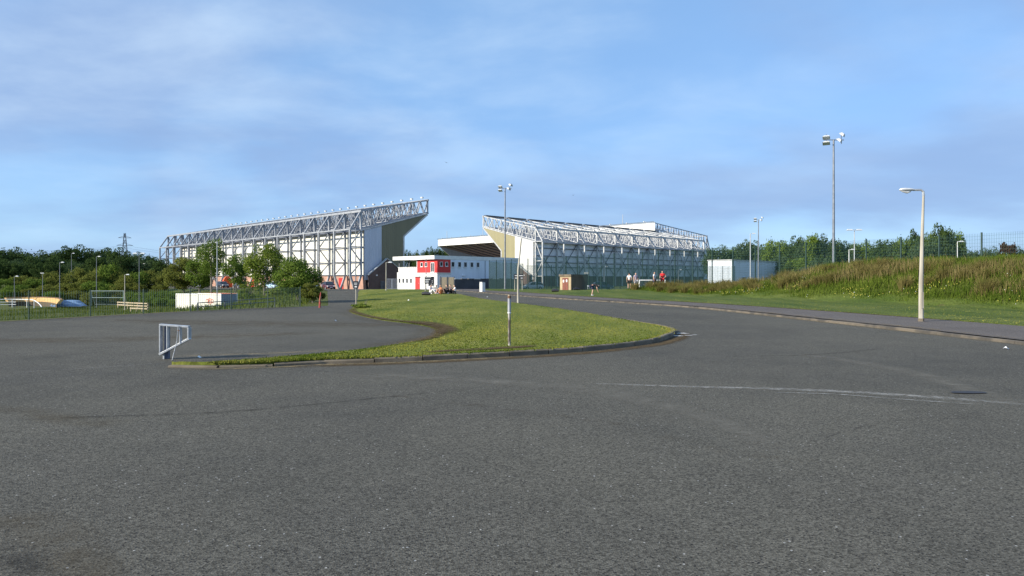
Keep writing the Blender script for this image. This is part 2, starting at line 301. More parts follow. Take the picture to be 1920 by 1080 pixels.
M = dict(
    road=mat_asphalt('asphalt', (.079, .075, .064), (.104, .097, .079)),
    yard=mat_asphalt('yard_asphalt', (.084, .082, .077), (.100, .096, .087), .7),
    pave=mat_asphalt('pavement_asphalt', (.110, .096, .089), (.128, .113, .103), .7),
    kerb2=mat('worn_kerb', (.135, .112, .084), (.062, .055, .046), 1.4, .9, bump=.3, lo=.42, hi=.58), lawn=mat_grass('lawn', (.155, .168, .024), (.235, .224, .050), (.076, .110, .013)), vlawn=mat_grass('verge_turf', (.090, .120, .020), (.130, .145, .032), (.055, .085, .012)),
    rough=mat_grass('rough_grass', (.085, .100, .022), (.110, .110, .032), (.060, .080, .014), .7),
    soil=mat('bare_soil', (.115, .085, .052), (.070, .055, .035), 5, .95, bump=.6),
    kerb=mat('kerb_concrete', (.190, .155, .110), (.105, .085, .060), 2.2, .9, bump=.3),
    cream=mat_clad('cream_cladding', (.76, .735, .65), .5), white=mat_clad('white_cladding', (.78, .78, .75), .5),
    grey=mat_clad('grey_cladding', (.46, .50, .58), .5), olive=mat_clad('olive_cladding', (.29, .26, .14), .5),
    shadegrey=mat_clad('shade_tinted_cladding', (.78, .80, .83), .4), bluegrey=mat_clad('blue_tinted_cladding', (.72, .78, .86), .3),
    shaded_olive=mat_clad('shaded_olive_cladding', (.155, .145, .085), .5),  # darker copy of the olive, shade put into the colour
    steel=mat('grey_steel', (.38, .39, .41), (.25, .265, .29), 1.5, .5, .25), wsteel=mat('white_steel', (.52, .52, .51), (.36, .37, .38), 1.5, .5),
    dsteel=mat('dark_steel', (.10, .11, .13), (.06, .065, .08), 2, .55, .2), rail=mat('dark_rail', (.17, .18, .20), (.11, .12, .14), 1, .6),
    roofd=mat('dark_roof_sheet', (.060, .070, .095), (.045, .052, .072), .6, .55, stretch=(1, 4, 1)),
    roofl=mat('pale_roof_sheet', (.24, .25, .28), (.15, .16, .19), .6, .55, stretch=(1, 4, 1)),
    soffit=mat('brown_soffit', (.30, .20, .17), (.22, .15, .13), .8, .7),
    brickp=mat_brick('pink_brick', (.46, .24, .17), (.40, .20, .14), (.42, .33, .27)), brickd=mat_brick('dark_brick', (.13, .075, .065), (.10, .06, .055), (.14, .12, .11)),
    brickt=mat_brick('tan_brick', (.44, .33, .19), (.38, .28, .15), (.42, .36, .27)), brickn=mat_brick('navy_brick', (.075, .07, .085), (.055, .052, .068), (.09, .09, .10)),
    harl=mat('white_render', (.80, .79, .75), (.70, .69, .66), 1.2, .85, bump=.1), red=mat('red_panel', (.62, .030, .026), (.50, .024, .022), 1.5, .5),
    glass=mat('dark_glass', (.03, .035, .045), (.02, .024, .03), 2, .12, spec=.6), frame=mat('white_frame', (.80, .80, .78), (.68, .68, .67), 5, .5),
    black=mat('black_board', (.022, .022, .030), (.016, .016, .022), 3, .5), txt=mat('white_lettering', (.78, .78, .78), (.66, .66, .66), 9, .6),
    galv=mat('galvanised_steel', (.50, .52, .54), (.36, .38, .41), 9, .42, .35, bump=.1), rust=mat('rusted_steel', (.19, .10, .055), (.10, .06, .04), 14, .85, bump=.3),
    pole=mat('painted_pole', (.44, .41, .34), (.29, .26, .21), 5, .6, stretch=(1, 1, .2)), mast=mat('grey_mast', (.22, .24, .27), (.15, .165, .19), 3, .5, .3),
    gpost=mat('green_post', (.022, .055, .045), (.014, .038, .032), 4, .5), mesh=mat('green_mesh', (.028, .085, .078), (.02, .062, .058), 4, .5),
    wood=mat('weathered_timber', (.46, .38, .26), (.33, .26, .17), 6, .85, stretch=(1, 1, 6)), bark=mat('pale_bark', (.24, .21, .17), (.12, .10, .08), 6, .9, stretch=(1, 1, .3), bump=.4),
    dbark=mat('dark_bark', (.09, .075, .06), (.05, .042, .034), 6, .9, bump=.4), orange=mat('orange_fabric', (.75, .13, .03), (.62, .10, .025), 3, .7),
    redp=mat('red_post_paint', (.50, .05, .04), (.34, .04, .035), 8, .6), blue=mat('blue_tarpaulin', (.16, .26, .42), (.10, .17, .30), 3, .45),
    ochre=mat('ochre_surface', (.58, .36, .13), (.44, .26, .09), 2.5, .8), tyre=mat('tyre_rubber', (.02, .02, .02), (.014, .014, .014), 9, .8),
    lamp=mat('lamp_lens', (.82, .82, .80), (.70, .70, .70), 6, .25), lhead=mat('lamp_housing', (.62, .63, .63), (.48, .49, .50), 5, .45),
    redlens=mat('red_lens', (.5, .02, .02), (.4, .015, .015), 5, .2),
    tarpatch=mat('tar_patch', (.030, .028, .032), (.022, .021, .024), 9, .7), paint=mat('worn_white_paint', (.50, .50, .48), (.10, .10, .10), 7, .8, lo=.42, hi=.56),
    skin=mat('skin', (.58, .36, .26), (.52, .31, .22), 8, .6), hair=mat('dark_hair', (.03, .022, .018), (.02, .015, .012), 20, .7),
)

# ------------------------------------------------------------------ terrain
LO = np.array((-29.2, 137.0)); LA = np.array((-.693, .721)); LN = np.array((-.721, -.693))      # left stand: near corner, along, outward
T0 = np.array((12.8, 69.0)); TD = np.array((.293, -.956)); TN = np.array((.956, .293))          # toe of the grassy mound
def hgt(X, Y):
    X = np.asarray(X, float); Y = np.asarray(Y, float)
    h = -.2 * sm(92, 112, Y) - .4 * sm(112, 135, Y)
    h = h + .30 * np.exp(-(((X - 14) / 10) ** 2 + ((Y - 74) / 8) ** 2))
    v = (X - LO[0]) * LN[0] + (Y - LO[1]) * LN[1]
    A = (X + 11.3) * -.97 + (Y - 39.2) * -.247
    B = (X + 18.9) * -.87 + (Y - 25.4) * .492
    hollow = 3.1 * sm(.6, 15, B) * sm(2, 17, A) * sm(23, 35, v)
    hill = sm(118, 175, Y) * sm(72, 112, -X) * sm(22, 48, v)
    h = h - hollow * (1 - hill) + hill * (1.2 + 5.5 * sm(165, 300, Y))
    s = (X - T0[0]) * TD[0] + (Y - T0[1]) * TD[1]; t = (X - T0[0]) * TN[0] + (Y - T0[1]) * TN[1]
    C = np.interp(s, [-8, -3, 9, 14.5, 19.3, 24, 60], [0, .32, .74, 1.42, 2.35, 2.5, 2.5])
    h = h + C * sm(-.4, 6, t) * (1 - sm(7.2, 11, t)) * (1 - sm(55, 62, s))
    h = h + .22 * np.sin(X * .31 + 1) * np.sin(Y * .23) * sm(8, 25, B) * sm(60, 80, Y) * sm(20, 34, v)
    h = h + sm(420, 900, np.hypot(X, Y)) * 14 * (.5 + .5 * np.sin(X * .006 + .8))
    return h
def hz(x, y): return float(hgt(x, y))

def axis(lo, hi, a, b, st):
    l = [a]; d = st
    while l[-1] > lo: d *= 1.35; l.append(l[-1] - d)
    r = [b]; d = st
    while r[-1] < hi: d *= 1.35; r.append(r[-1] + d)
    return np.array(sorted(l[1:]) + list(np.arange(a, b, st)) + r)
gx = axis(-2500, 2500, -130, 90, 2.0); gy = axis(-60, 2500, -14, 210, 2.0)
XX, YY = np.meshgrid(gx, gy); ZZ = hgt(XX, YY)
nx, ny = len(gx), len(gy)
idx = np.arange(nx * ny).reshape(ny, nx)
Fq = np.stack([idx[:-1, :-1], idx[:-1, 1:], idx[1:, 1:], idx[1:, :-1]], -1).reshape(-1, 4)
g = npmesh('ground', np.stack([XX, YY, ZZ], -1).reshape(-1, 3), Fq, M['rough']); tag(g, kind='structure')
g.data.polygons.foreach_set('use_smooth', [True] * len(g.data.polygons))

def sheet(name, poly, off, m, skirt=0.0, step=2.0, kind='structure'):
    """a sheet of ground laid on the terrain, cut along the terrain grid so that it follows it"""
    bm = bmesh.new(); vs = [bm.verts.new((x, y, 0)) for x, y in poly]
    es = [bm.edges.new((vs[i], vs[(i + 1) % len(vs)])) for i in range(len(vs))]
    bmesh.ops.triangle_fill(bm, edges=es, use_beauty=True)
    xs = [p[0] for p in poly]; ys = [p[1] for p in poly]
    for ax, a0, lo, hi in ((0, -130, min(xs), max(xs)), (1, -14, min(ys), max(ys))):
        k = math.ceil((lo - a0) / step)
        while a0 + k * step < hi:
            c = a0 + k * step; no = (1, 0, 0) if ax == 0 else (0, 1, 0); co = (c, 0, 0) if ax == 0 else (0, c, 0)
            bmesh.ops.bisect_plane(bm, geom=bm.verts[:] + bm.edges[:] + bm.faces[:], plane_co=co, plane_no=no, dist=1e-5); k += 1
    for v in bm.verts: v.co.z = hz(v.co.x, v.co.y) + off
    if skirt:
        be = [e for e in bm.edges if e.is_boundary]; r = bmesh.ops.extrude_edge_only(bm, edges=be)
        for v in [q for q in r['geom'] if isinstance(q, bmesh.types.BMVert)]: v.co.z -= skirt
    bmesh.ops.recalc_face_normals(bm, faces=bm.faces)
    me = bpy.data.meshes.new(name); bm.to_mesh(me); bm.free(); me.materials.append(m)
    if me.polygons and sum(p.normal.z * p.area for p in me.polygons) < 0: me.flip_normals()
    o = bpy.data.objects.new(name, me); COL.objects.link(o)
    if kind: o['kind'] = kind
    return o
def smooth_line(pts, n=4):
    out = []; p = [np.array(q, float) for q in pts]
    for i in range(len(p) - 1):
        a, b, c, d = p[max(i - 1, 0)], p[i], p[i + 1], p[min(i + 2, len(p) - 1)]
        for k in range(n):
            t = k / n; out.append(.5 * ((2 * b) + (-a + c) * t + (2 * a - 5 * b + 4 * c - d) * t * t + (-a + 3 * b - 3 * c + d) * t ** 3))
    out.append(p[-1]); return [tuple(q) for q in out]
def inside(poly, X, Y):
    r = np.zeros(X.shape, bool); n = len(poly)
    for i in range(n):
        x1, y1 = poly[i]; x2, y2 = poly[(i + 1) % n]
        c = (y1 > Y) != (y2 > Y)
        with np.errstate(divide='ignore', invalid='ignore'): r ^= c & (X < (x2 - x1) * (Y - y1) / (y2 - y1 + 1e-12) + x1)
    return r

kerb_right = [(14.5, -12), (13.2, 5), (12.2, 16.5), (11.6, 22.9), (9.9, 35.9), (7.3, 44), (4, 52), (.5, 62), (-3.5, 76), (-7, 88), (-9, 100)]
kerb_right = smooth_line(kerb_right, 4)
park_edge = [(-25.9, 12), (-22.3, 19), (-18.7, 25.4), (-16.2, 32), (-14.1, 35.9), (-11.6, 38.6)]
ROAD = [(-45, -12)] + kerb_right + [(-9, 117), (-21, 126), (-29.3, 137.2), (-109, 219.5), (-124, 204), (-45, 122), (-33, 108), (-24.5, 92), (-10.6, 40)] + park_edge[::-1]
sheet('road', ROAD, .03, M['road'])
verge_in = smooth_line([(24, -4), (18, 12), (15.9, 21.2), (14.7, 28.9), (11.9, 40.5), (8.2, 50), (4.9, 60), (1.2, 71), (-2.6, 84), (-4.6, 96)], 3)
PAVE = kerb_right[1:] + verge_in[::-1]
sheet('pavement', PAVE, .13, M['pave'])
VERGE = verge_in + [(-5, 112), (4, 100), (9.5, 90), (13, 80), (14.6, 71), (18.5, 58), (24.4, 35), (27.5, 22), (31, 4)]
sheet('grass_verge', VERGE, .138, M['vlawn'], skirt=.1)

Gz = lambda px, py: G(px, py, .11)
lawn_front = smooth_line([Gz(322, 679), Gz(400, 680), Gz(500, 678), Gz(600, 673), Gz(750, 669), Gz(900, 662), Gz(1000, 657), Gz(1100, 650), Gz(1200, 639), Gz(1240, 630), Gz(1258, 621), Gz(1252, 615.5), Gz(1228, 610)], 4)
lawn_back = smooth_line([Gz(1228, 610), Gz(1160, 598), Gz(1060, 581), Gz(980, 570), Gz(900, 560), (-5.4, 67), (-8.4, 77), (-11.4, 90)], 3)
lawn_left = smooth_line([(-14.5, 99), (-19.5, 98), (-18.7, 85), Gz(672, 551), Gz(670, 560), Gz(664, 572), Gz(655, 581), Gz(682, 590), Gz(720, 597), Gz(780, 604), Gz(812, 611), Gz(818, 618), Gz(805, 628), Gz(760, 637), Gz(680, 648), Gz(600, 656), Gz(500, 664), Gz(420, 670), Gz(322, 678)], 3)
LAWN = lawn_front[:-1] + lawn_back[:-1] + lawn_left[:-1]
lw = sheet('lawn', LAWN, .125, M['lawn'], skirt=.12)
LL = np.array(lawn_left)
def edge_drop(x, y):
    """0 at the unkerbed left edge of the lawn, 1 a stride inside it"""
    p = np.stack([np.asarray(x, float), np.asarray(y, float)], -1).reshape(-1, 1, 2); a, b = LL[None, :-1], LL[None, 1:]; d = b - a
    t = np.clip(((p - a) * d).sum(-1) / ((d * d).sum(-1) + 1e-9), 0, 1)[..., None]; return sm(0, 1.3, np.sqrt((((a + d * t - p) ** 2).sum(-1)).min(1)))
co = np.array([v.co[:] for v in lw.data.vertices]); kk = edge_drop(co[:, 0], co[:, 1]); kf = np.minimum(1, np.hypot(co[:, 0:1] - np.array(lawn_front)[None, :, 0], co[:, 1:2] - np.array(lawn_front)[None, :, 1]).min(1) * 3)
for v, k_, f_ in zip(lw.data.vertices, kk, kf): v.co.z -= .085 * (1 - k_) * f_

def offset_line(pts, d):
    out = []
    for i, p in enumerate(pts):
        a = np.array(pts[max(i - 1, 0)]); b = np.array(pts[min(i + 1, len(pts) - 1)]); t = (b - a) / np.linalg.norm(b - a); out.append((p[0] - t[1] * d, p[1] + t[0] * d))
    return out
def kerb(name, line, heights, width, m):
    """a run of kerb stones with narrow joints; 'line' is the back edge, stones lie to its right side"""
    mb = MB(); pts = [np.array(p) for p in line]; seg = [0]
    for i in range(1, len(pts)): seg.append(seg[-1] + np.linalg.norm(pts[i] - pts[i - 1]))
    at = lambda d: np.array([np.interp(d, seg, [p[k] for p in pts]) for k in (0, 1)])
    d = 0
    while d < seg[-1] - .3:
        e = min(d + .9, seg[-1]); a, b = at(d + .005), at(e - .005); t = (b - a) / np.linalg.norm(b - a); n = np.array((t[1], -t[0]))
        hh = np.interp((d + e) / 2, [0, seg[-1] * .1, seg[-1] * .3, seg[-1]], heights) + random.uniform(-.006, .006); w = width
        z0, z1 = hz(*a) - .1, hz(*a) + .03 + hh; w2 = w + .012
        vs = [(*(a), z0), (*(a + n * w2), z0), (*(b + n * w2), z0), (*b, z0), (*a, z1), (*(a + n * (w - .02)), z1), (*(b + n * (w - .02)), z1), (*b, z1),
              (*(a + n * w), z1 - .02), (*(b + n * w), z1 - .02)]
        mb.add(vs, [(4, 5, 6, 7), (5, 8, 9, 6), (8, 1, 2, 9), (0, 4, 7, 3), (0, 1, 8, 5, 4), (3, 7, 6, 9, 2)]); d = e
    return tag(mb.build(name, m), kind='structure')
kerb('lawn_kerb', lawn_front, (.035, .045, .10, .11), .13, M['kerb'])
kerb('road_kerb', offset_line(lawn_back, .0), (.11, .09, .07, .06), .12, M['kerb'])
kerb('pavement_kerb', kerb_right[3:][::-1], (.08, .08, .08, .08), .13, M['kerb2'])

def film(name, c, sc, lo, hi, st=(1, 1, 1), rot=0, amax=1.0):
    """a patchy surface film (dust, worn paint): opaque where the noise is high, the road shows between"""
    m = bpy.data.materials.new(name); m.use_nodes = True; nt = m.node_tree; L = nt.links.new; nt.nodes.clear()
    out = N(nt, 'ShaderNodeOutputMaterial'); d = N(nt, 'ShaderNodeBsdfDiffuse'); d.inputs[0].default_value = (*c, 1); tr = N(nt, 'ShaderNodeBsdfTransparent'); ms = N(nt, 'ShaderNodeMixShader')
    tc = N(nt, 'ShaderNodeTexCoord'); mp = N(nt, 'ShaderNodeMapping'); mp.inputs['Scale'].default_value = st; mp.inputs['Rotation'].default_value = (0, 0, R(rot)); L(tc.outputs['Object'], mp.inputs[0])
    no = N(nt, 'ShaderNodeTexNoise'); no.inputs['Scale'].default_value = sc; no.inputs['Detail'].default_value = 8; no.inputs['Roughness'].default_value = .65; L(mp.outputs[0], no.inputs['Vector'])
    uv = N(nt, 'ShaderNodeUVMap'); su = N(nt, 'ShaderNodeSeparateXYZ'); L(uv.outputs[0], su.inputs[0])
    pp = N(nt, 'ShaderNodeMath', operation='PINGPONG'); L(su.outputs[1], pp.inputs[0]); pp.inputs[1].default_value = .5
    fd = N(nt, 'ShaderNodeMapRange', interpolation_type='SMOOTHSTEP'); L(pp.outputs[0], fd.inputs[0]); fd.inputs[1].default_value = 0; fd.inputs[2].default_value = .45
    p2 = N(nt, 'ShaderNodeMath', operation='PINGPONG'); L(su.outputs[0], p2.inputs[0]); p2.inputs[1].default_value = .5
    f2 = N(nt, 'ShaderNodeMapRange', interpolation_type='SMOOTHSTEP'); L(p2.outputs[0], f2.inputs[0]); f2.inputs[1].default_value = 0; f2.inputs[2].default_value = .2
    mr = N(nt, 'ShaderNodeMapRange'); L(no.outputs[0], mr.inputs[0]); mr.inputs[1].default_value = lo; mr.inputs[2].default_value = hi; mr.inputs[4].default_value = amax
    a = N(nt, 'ShaderNodeMath', operation='MULTIPLY'); L(mr.outputs[0], a.inputs[0]); L(fd.outputs[0], a.inputs[1])
    b = N(nt, 'ShaderNodeMath', operation='MULTIPLY'); L(a.outputs[0], b.inputs[0]); L(f2.outputs[0], b.inputs[1])
    L(b.outputs[0], ms.inputs[0]); L(tr.outputs[0], ms.inputs[1]); L(d.outputs[0], ms.inputs[2]); L(ms.outputs[0], out.inputs[0]); return m
def strip(name, line, w, z, m):
    ws = w if isinstance(w, list) else [w] * len(line); line = smooth_line(line, 5); ws = np.interp(np.linspace(0, 1, len(line)), np.linspace(0, 1, len(ws)), ws)
    l = [offset_line(line, 1)[i] for i in range(len(line))]; V = []; Fc = []
    for i, p in enumerate(line):
        n = np.array(l[i]) - np.array(p); a = np.array(p) + n * ws[i] / 2; b = np.array(p) - n * ws[i] / 2
        V += [(*a, hz(*a) + z), (*b, hz(*b) + z)]
        if i: Fc.append((2 * i - 2, 2 * i - 1, 2 * i + 1, 2 * i))
    o = npmesh(name, V, Fc, m); uv = o.data.uv_layers.new(name='UVMap'); n = len(line)
    for p in o.data.polygons:
        for li, vi in zip(p.loop_indices, p.vertices): uv.data[li].uv = ((vi // 2) / (n - 1), float(vi % 2))
    return tag(o, kind='structure')
f_dust = film('pale_dust', (.36, .35, .325), 9, .36, .66, (1, 1, 1), amax=.75); f_band = film('worn_track', (.20, .19, .165), 3, .3, .75, amax=.75)
f_paint = film('worn_paint', (.52, .51, .48), 5, .42, .60); f_soil = film('soil_film', (.105, .078, .048), 3, .26, .56); f_dark = film('tyre_mark', (.034, .034, .034), 4, .38, .68, amax=.45)
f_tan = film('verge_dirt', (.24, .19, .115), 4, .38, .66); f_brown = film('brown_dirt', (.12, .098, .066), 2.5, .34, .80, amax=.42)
strip('pale_scuff_line', [G(x, y) for x, y in ((1085, 722), (1250, 728), (1500, 735), (1700, 746), (1990, 768))], [.14, .24, .32, .34, .3], .035, f_dust)
strip('pale_scuff_line', [G(x, y) for x, y in ((1440, 741), (1560, 744), (1690, 754), (1860, 766))], .10, .039, f_dust)
strip('worn_track', [G(x, y) for x, y in ((1480, 664), (1580, 678), (1700, 700), (1830, 738), (1930, 775))], [.5, .8, .8, .7, .5], .034, f_band)
strip('worn_track', [G(x, y) for x, y in ((560, 705), (800, 712), (1100, 735), (1330, 790), (1500, 880))], [.5, .9, .9, .6, .4], .0345, f_band)
strip('tyre_mark', [G(x, y) for x, y in ((1330, 672), (1500, 669), (1600, 662), (1660, 655))], .2, .0355, f_dark)
strip('tyre_mark', [G(x, y) for x, y in ((0, 795), (200, 786), (420, 778), (700, 752), (940, 726))], .16, .0355, f_dark)
strip('tyre_mark', [G(x, y) for x, y in ((430, 652), (520, 649), (620, 640))], .12, .0355, f_dark)
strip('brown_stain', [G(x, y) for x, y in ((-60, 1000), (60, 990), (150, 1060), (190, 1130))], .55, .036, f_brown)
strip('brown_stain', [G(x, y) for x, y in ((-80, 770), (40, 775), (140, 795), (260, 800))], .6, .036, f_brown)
strip('painted_shadow', [G(x, y) for x, y in ((-60, 1040), (20, 1050), (60, 1085), (90, 1130))], .34, .0375, f_dark)  # shadow in the near left corner, painted on the road as a dark strip
strip('brown_stain', [G(x, y) for x, y in ((640, 735), (780, 752), (930, 770), (1150, 800), (1350, 850), (1600, 880))], [.12, .2, .3, .25, .3, .1], .036, film('faint_seam', (.115, .098, .075), 6, .45, .75, amax=.35))
for q_ in (((430, 694), (640, 702), (800, 716), (960, 728)), ((1180, 690), (1300, 684), (1420, 676), (1500, 672)), ((-40, 690), (60, 676), (180, 664), (290, 650)), ((1500, 840), (1640, 800), (1760, 790), (1960, 800))):
    strip('tar_seam', [(G(x, y)[0] + random.uniform(-.04, .04), G(x, y)[1]) for x, y in q_], .045, .0362, f_dark)
strip('faint_white_line', [G(x, y) for x, y in ((-60, 707), (100, 698), (220, 690), (320, 683))], .06, .035, f_dust)
lf2 = offset_line(lawn_front, -.30)
strip('gutter_dirt', offset_line(lawn_front, -.36)[8:46:3], .6, .034, f_soil); strip('gutter_dirt', offset_line(lawn_front, -.27)[0:26:3], .26, .0365, f_tan)
strip('gutter_dirt', offset_line(kerb_right, .22)[6:36:2], .42, .034, f_tan)
strip('gutter_dirt', offset_line(kerb_right, -.16)[6:36:2], .34, .146, f_tan)
strip('gutter_dirt', offset_line(verge_in, .1)[6:26:2], .34, .147, f_soil)
strip('bare_soil', [G(x, y, .1) for x, y in ((780, 664), (880, 658), (960, 654), (1010, 650))], [.3, .55, .6, .3], .137, f_soil)
strip('bare_soil', offset_line(lawn_left, .12)[14:44:2], .6, .080, f_soil); strip('bare_soil', offset_line(lawn_left, .3)[25:36:2], 1.0, .098, f_soil); strip('bare_soil', offset_line(lawn_left, -.4)[16:46:2], .8, .036, f_brown)
strip('bare_soil', [G(x, y) for x, y in ((330, 681), (420, 678), (520, 675), (640, 668))], .22, .139, f_tan)
f_grav = film('gravelly_wear', (.135, .112, .082), 1.6, .36, .72, amax=.55)
strip('gravelly_wear', [G(x, y) for x, y in ((180, 600), (380, 606), (600, 610), (790, 612))], [1.5, 4, 4.5, 2], .0343, f_grav)
strip('gravelly_wear', [G(x, y) for x, y in ((-60, 640), (150, 640), (420, 632), (640, 625))], [2, 2.6, 2.2, 1.2], .0347, f_grav)
strip('gravel_edge', offset_line(park_edge, -.25), .7, .036, f_tan)
mb = MB()
for px, py, w in ((1281, 627, .42), (1290, 631, .30), (1272, 632, .34), (1302, 630, .22)):
    x, y = G(px, py); poly = []
    for k in range(9): a = k / 9 * 6.283; rr = random.uniform(.6, 1.1) * w / 2; poly.append((x + rr * math.cos(a), y + rr * .75 * math.sin(a), .036))
    mb.add(poly, [tuple(range(9))])
tag(mb.build('worn_road_paint', mat('chalky_paint', (.55, .54, .52), (.22, .21, .20), 14, .8, lo=.36, hi=.5)), kind='structure')
mb = MB(); x, y = G(1815, 741); poly = []
for k in range(14): a = k / 14 * 6.283; rr = random.uniform(.8, 1.1); poly.append((x + .27 * rr * math.cos(a), y + .10 * rr * math.sin(a), .043))
mb.add(poly, [tuple(range(14))]); tag(mb.build('tar_patch', M['tarpatch']), kind='structure')

# ------------------------------------------------------------------ grass that grows (stuff)
rng = np.random.default_rng(3)
def blades(name, x, y, z, h, w, lean, m, bend=.35, kind='stuff', parent=None, az=None, leanmin=0.0):
    n = len(x); a = rng.uniform(0, 6.283, n); la = rng.uniform(0, 6.283, n) if az is None else az; ln = leanmin * h + np.abs(rng.normal(0, lean, n)) * h
    bx, by = np.cos(a) * w / 2, np.sin(a) * w / 2; dx, dy = np.cos(la) * ln, np.sin(la) * ln
    b0 = np.stack([x - bx, y - by, z], -1); b1 = np.stack([x + bx, y + by, z], -1)
    m0 = np.stack([x - bx * .8 + dx * bend, y - by * .8 + dy * bend, z + h * .6], -1); m1 = np.stack([x + bx * .8 + dx * bend, y + by * .8 + dy * bend, z + h * .6], -1)
    tp = np.stack([x + dx - bx * .15, y + dy - by * .15, z + h], -1); tq = np.stack([x + dx + bx * .15, y + dy + by * .15, z + h], -1)
    V = np.stack([b0, b1, m0, m1, tp, tq], 1).reshape(-1, 3); k = np.arange(n)[:, None] * 6
    Fc = np.concatenate([k + np.array([[0, 1, 3, 2]]), k + np.array([[2, 3, 5, 4]])], 1).reshape(-1, 4)
    return tag(npmesh(name, V, Fc, m, parent), kind=kind)
g_lawn = mat_leaf('lawn_blades', (.064, .104, .011), (.290, .274, .062), .55, .25, (1, .22, 1), 24, .85)
g_long = mat_leaf('long_grass_blades', (.048, .085, .010), (.155, .200, .034), .55, .35)
g_tan = mat_leaf('seeding_grass_blades', (.13, .108, .040), (.29, .235, .105), .6, .3)
g_rush = mat_leaf('rush_blades', (.075, .075, .018), (.24, .20, .075), .4, .3)
def scatter(poly, n, near=0.0):
    xs = [p[0] for p in poly]; ys = [p[1] for p in poly]; X = []; Y = []; c = 0
    while c < n:
        x = rng.uniform(min(xs), max(xs), n * 4); u = rng.uniform(0, 1, n * 4)
        y = min(ys) + (max(ys) - min(ys)) * u if not near else 1 / (1 / max(min(ys), 4) + u * (1 / max(ys) - 1 / max(min(ys), 4)))
        k = inside(poly, x, y); X.append(x[k]); Y.append(y[k]); c += k.sum()
    return np.concatenate(X)[:n], np.concatenate(Y)[:n]
x, y = scatter(LAWN, 70000, 1); k = np.ones(len(x), bool)
blades('lawn_grass', x, y, hgt(x, y) + .12 - .075 * (1 - edge_drop(x, y)), rng.uniform(.006, .022, len(x)) * np.where(rng.random(len(x)) < .02, 2.2, 1), .022, .6, g_lawn)
x, y = scatter(VERGE, 42000, 1); blades('verge_grass', x, y, hgt(x, y) + .13, rng.uniform(.01, .035, len(x)), .03, .6, g_lawn)
# edge fringe where the turf hangs over the kerb
lp = np.array(lawn_front + lawn_back); i = rng.integers(0, len(lp) - 1, 9000); f = rng.random(9000)[:, None]; q = lp[i] * (1 - f) + lp[i + 1] * f + rng.normal(0, .05, (9000, 2))
q = q[edge_drop(q[:, 0], q[:, 1]) > .55]; blades('edge_grass', q[:, 0], q[:, 1], hgt(q[:, 0], q[:, 1]) + .11, rng.uniform(.015, .045, len(q)), .022, .8, g_lawn)
lp = np.array(verge_in); i = rng.integers(0, len(lp) - 1, 6000); f = rng.random(6000)[:, None]; q = lp[i] * (1 - f) + lp[i + 1] * f + rng.normal(0, .06, (6000, 2))
blades('edge_grass', q[:, 0], q[:, 1], hgt(q[:, 0], q[:, 1]) + .11, rng.uniform(.02, .06, len(q)), .025, .8, g_lawn)
# long grass of the mound
def mound(n, s0, s1, t0, t1):
    s = rng.uniform(s0, s1, n); t = rng.uniform(t0, t1, n); return T0[0] + s * TD[0] + t * TN[0], T0[1] + s * TD[1] + t * TN[1], s, t
def wav(x, y, f, p): return np.sin(x * f + p) * np.cos(y * f * .8 + p * 1.7) + .6 * np.sin(x * f * 2.3 + y * f * 1.9 + p)
x, y, s, t = mound(95000, -4, 52, -.2, 9.5); ed = wav(x, y, .9, 1) * .35
k = t > .1 + ed; x, y, s, t = x[k], y[k], s[k], t[k]
blades('long_grass', x, y, hgt(x, y) - .03, rng.uniform(.22, .55, len(x)) * (1 + .25 * wav(x, y, 1.3, .4)) * (.5 + .5 * sm(0, 1.5, t)), .034, .38, g_long)
x, y, s, t = mound(31000, -4, 52, 1.5, 5.2); d = wav(x, y, .75, 2.2) + .75 - np.abs(t - np.interp(s, [-4, 12, 40], [3.6, 4.0, 3.7])) * .95 - 1.1 * (1 - sm(4, 13, s))
k = d > rng.normal(.15, .35, len(x)); x, y = x[k], y[k]
blades('seeding_grass', x, y, hgt(x, y), rng.uniform(.40, .80, len(x)), .024, .32, g_tan)
X, Y, Z, HH, AZ = [], [], [], [], []
for j in range(108):
    cx, cy, s_, t_ = [float(q[0]) for q in (mound(1, -3.5, 50, 1.6, 4.6) if j < 72 else mound(1, -3.8, 14, .5, 5.5))]; n = 230; rr = np.abs(rng.normal(0, .16, n)); a = rng.uniform(0, 6.283, n)
    X.append(cx + rr * np.cos(a)); Y.append(cy + rr * np.sin(a)); AZ.append(a); HH.append(rng.uniform(.5, .95, n) * rng.uniform(.7, 1.1))
x, y, a, h = map(np.concatenate, (X, Y, AZ, HH)); blades('rush_tussocks', x, y, hgt(x, y), h, .024, .35, g_rush, az=a, leanmin=.12)
# yellow and white flowers: small upturned discs
def flowers(name, n, poly, m, r):
    x, y, s, t = mound(n, *poly); c = wav(x, y, 1.1, 3.3); k = c > .35; x, y = x[k], y[k]; z = hgt(x, y) + rng.uniform(.28, .5, len(x)); V = []
    for j in range(4):
        a = j * 1.571 + .4; V.append(np.stack([x + r * math.cos(a), y + r * math.sin(a) * .5, z + r * .85 * math.sin(a)], -1))
    V = np.stack(V, 1).reshape(-1, 3); tag(npmesh(name, V, np.arange(len(V)).reshape(-1, 4), m), kind='stuff')
flowers('yellow_flowers', 900, (5, 50, .4, 2.6), mat('yellow_petals', (.72, .62, .14), (.62, .50, .06), 30, .7), .025)
flowers('white_flowers', 240, (5, 50, .2, 3.5), mat('white_petals', (.70, .70, .62), (.60, .60, .52), 30, .7), .024)
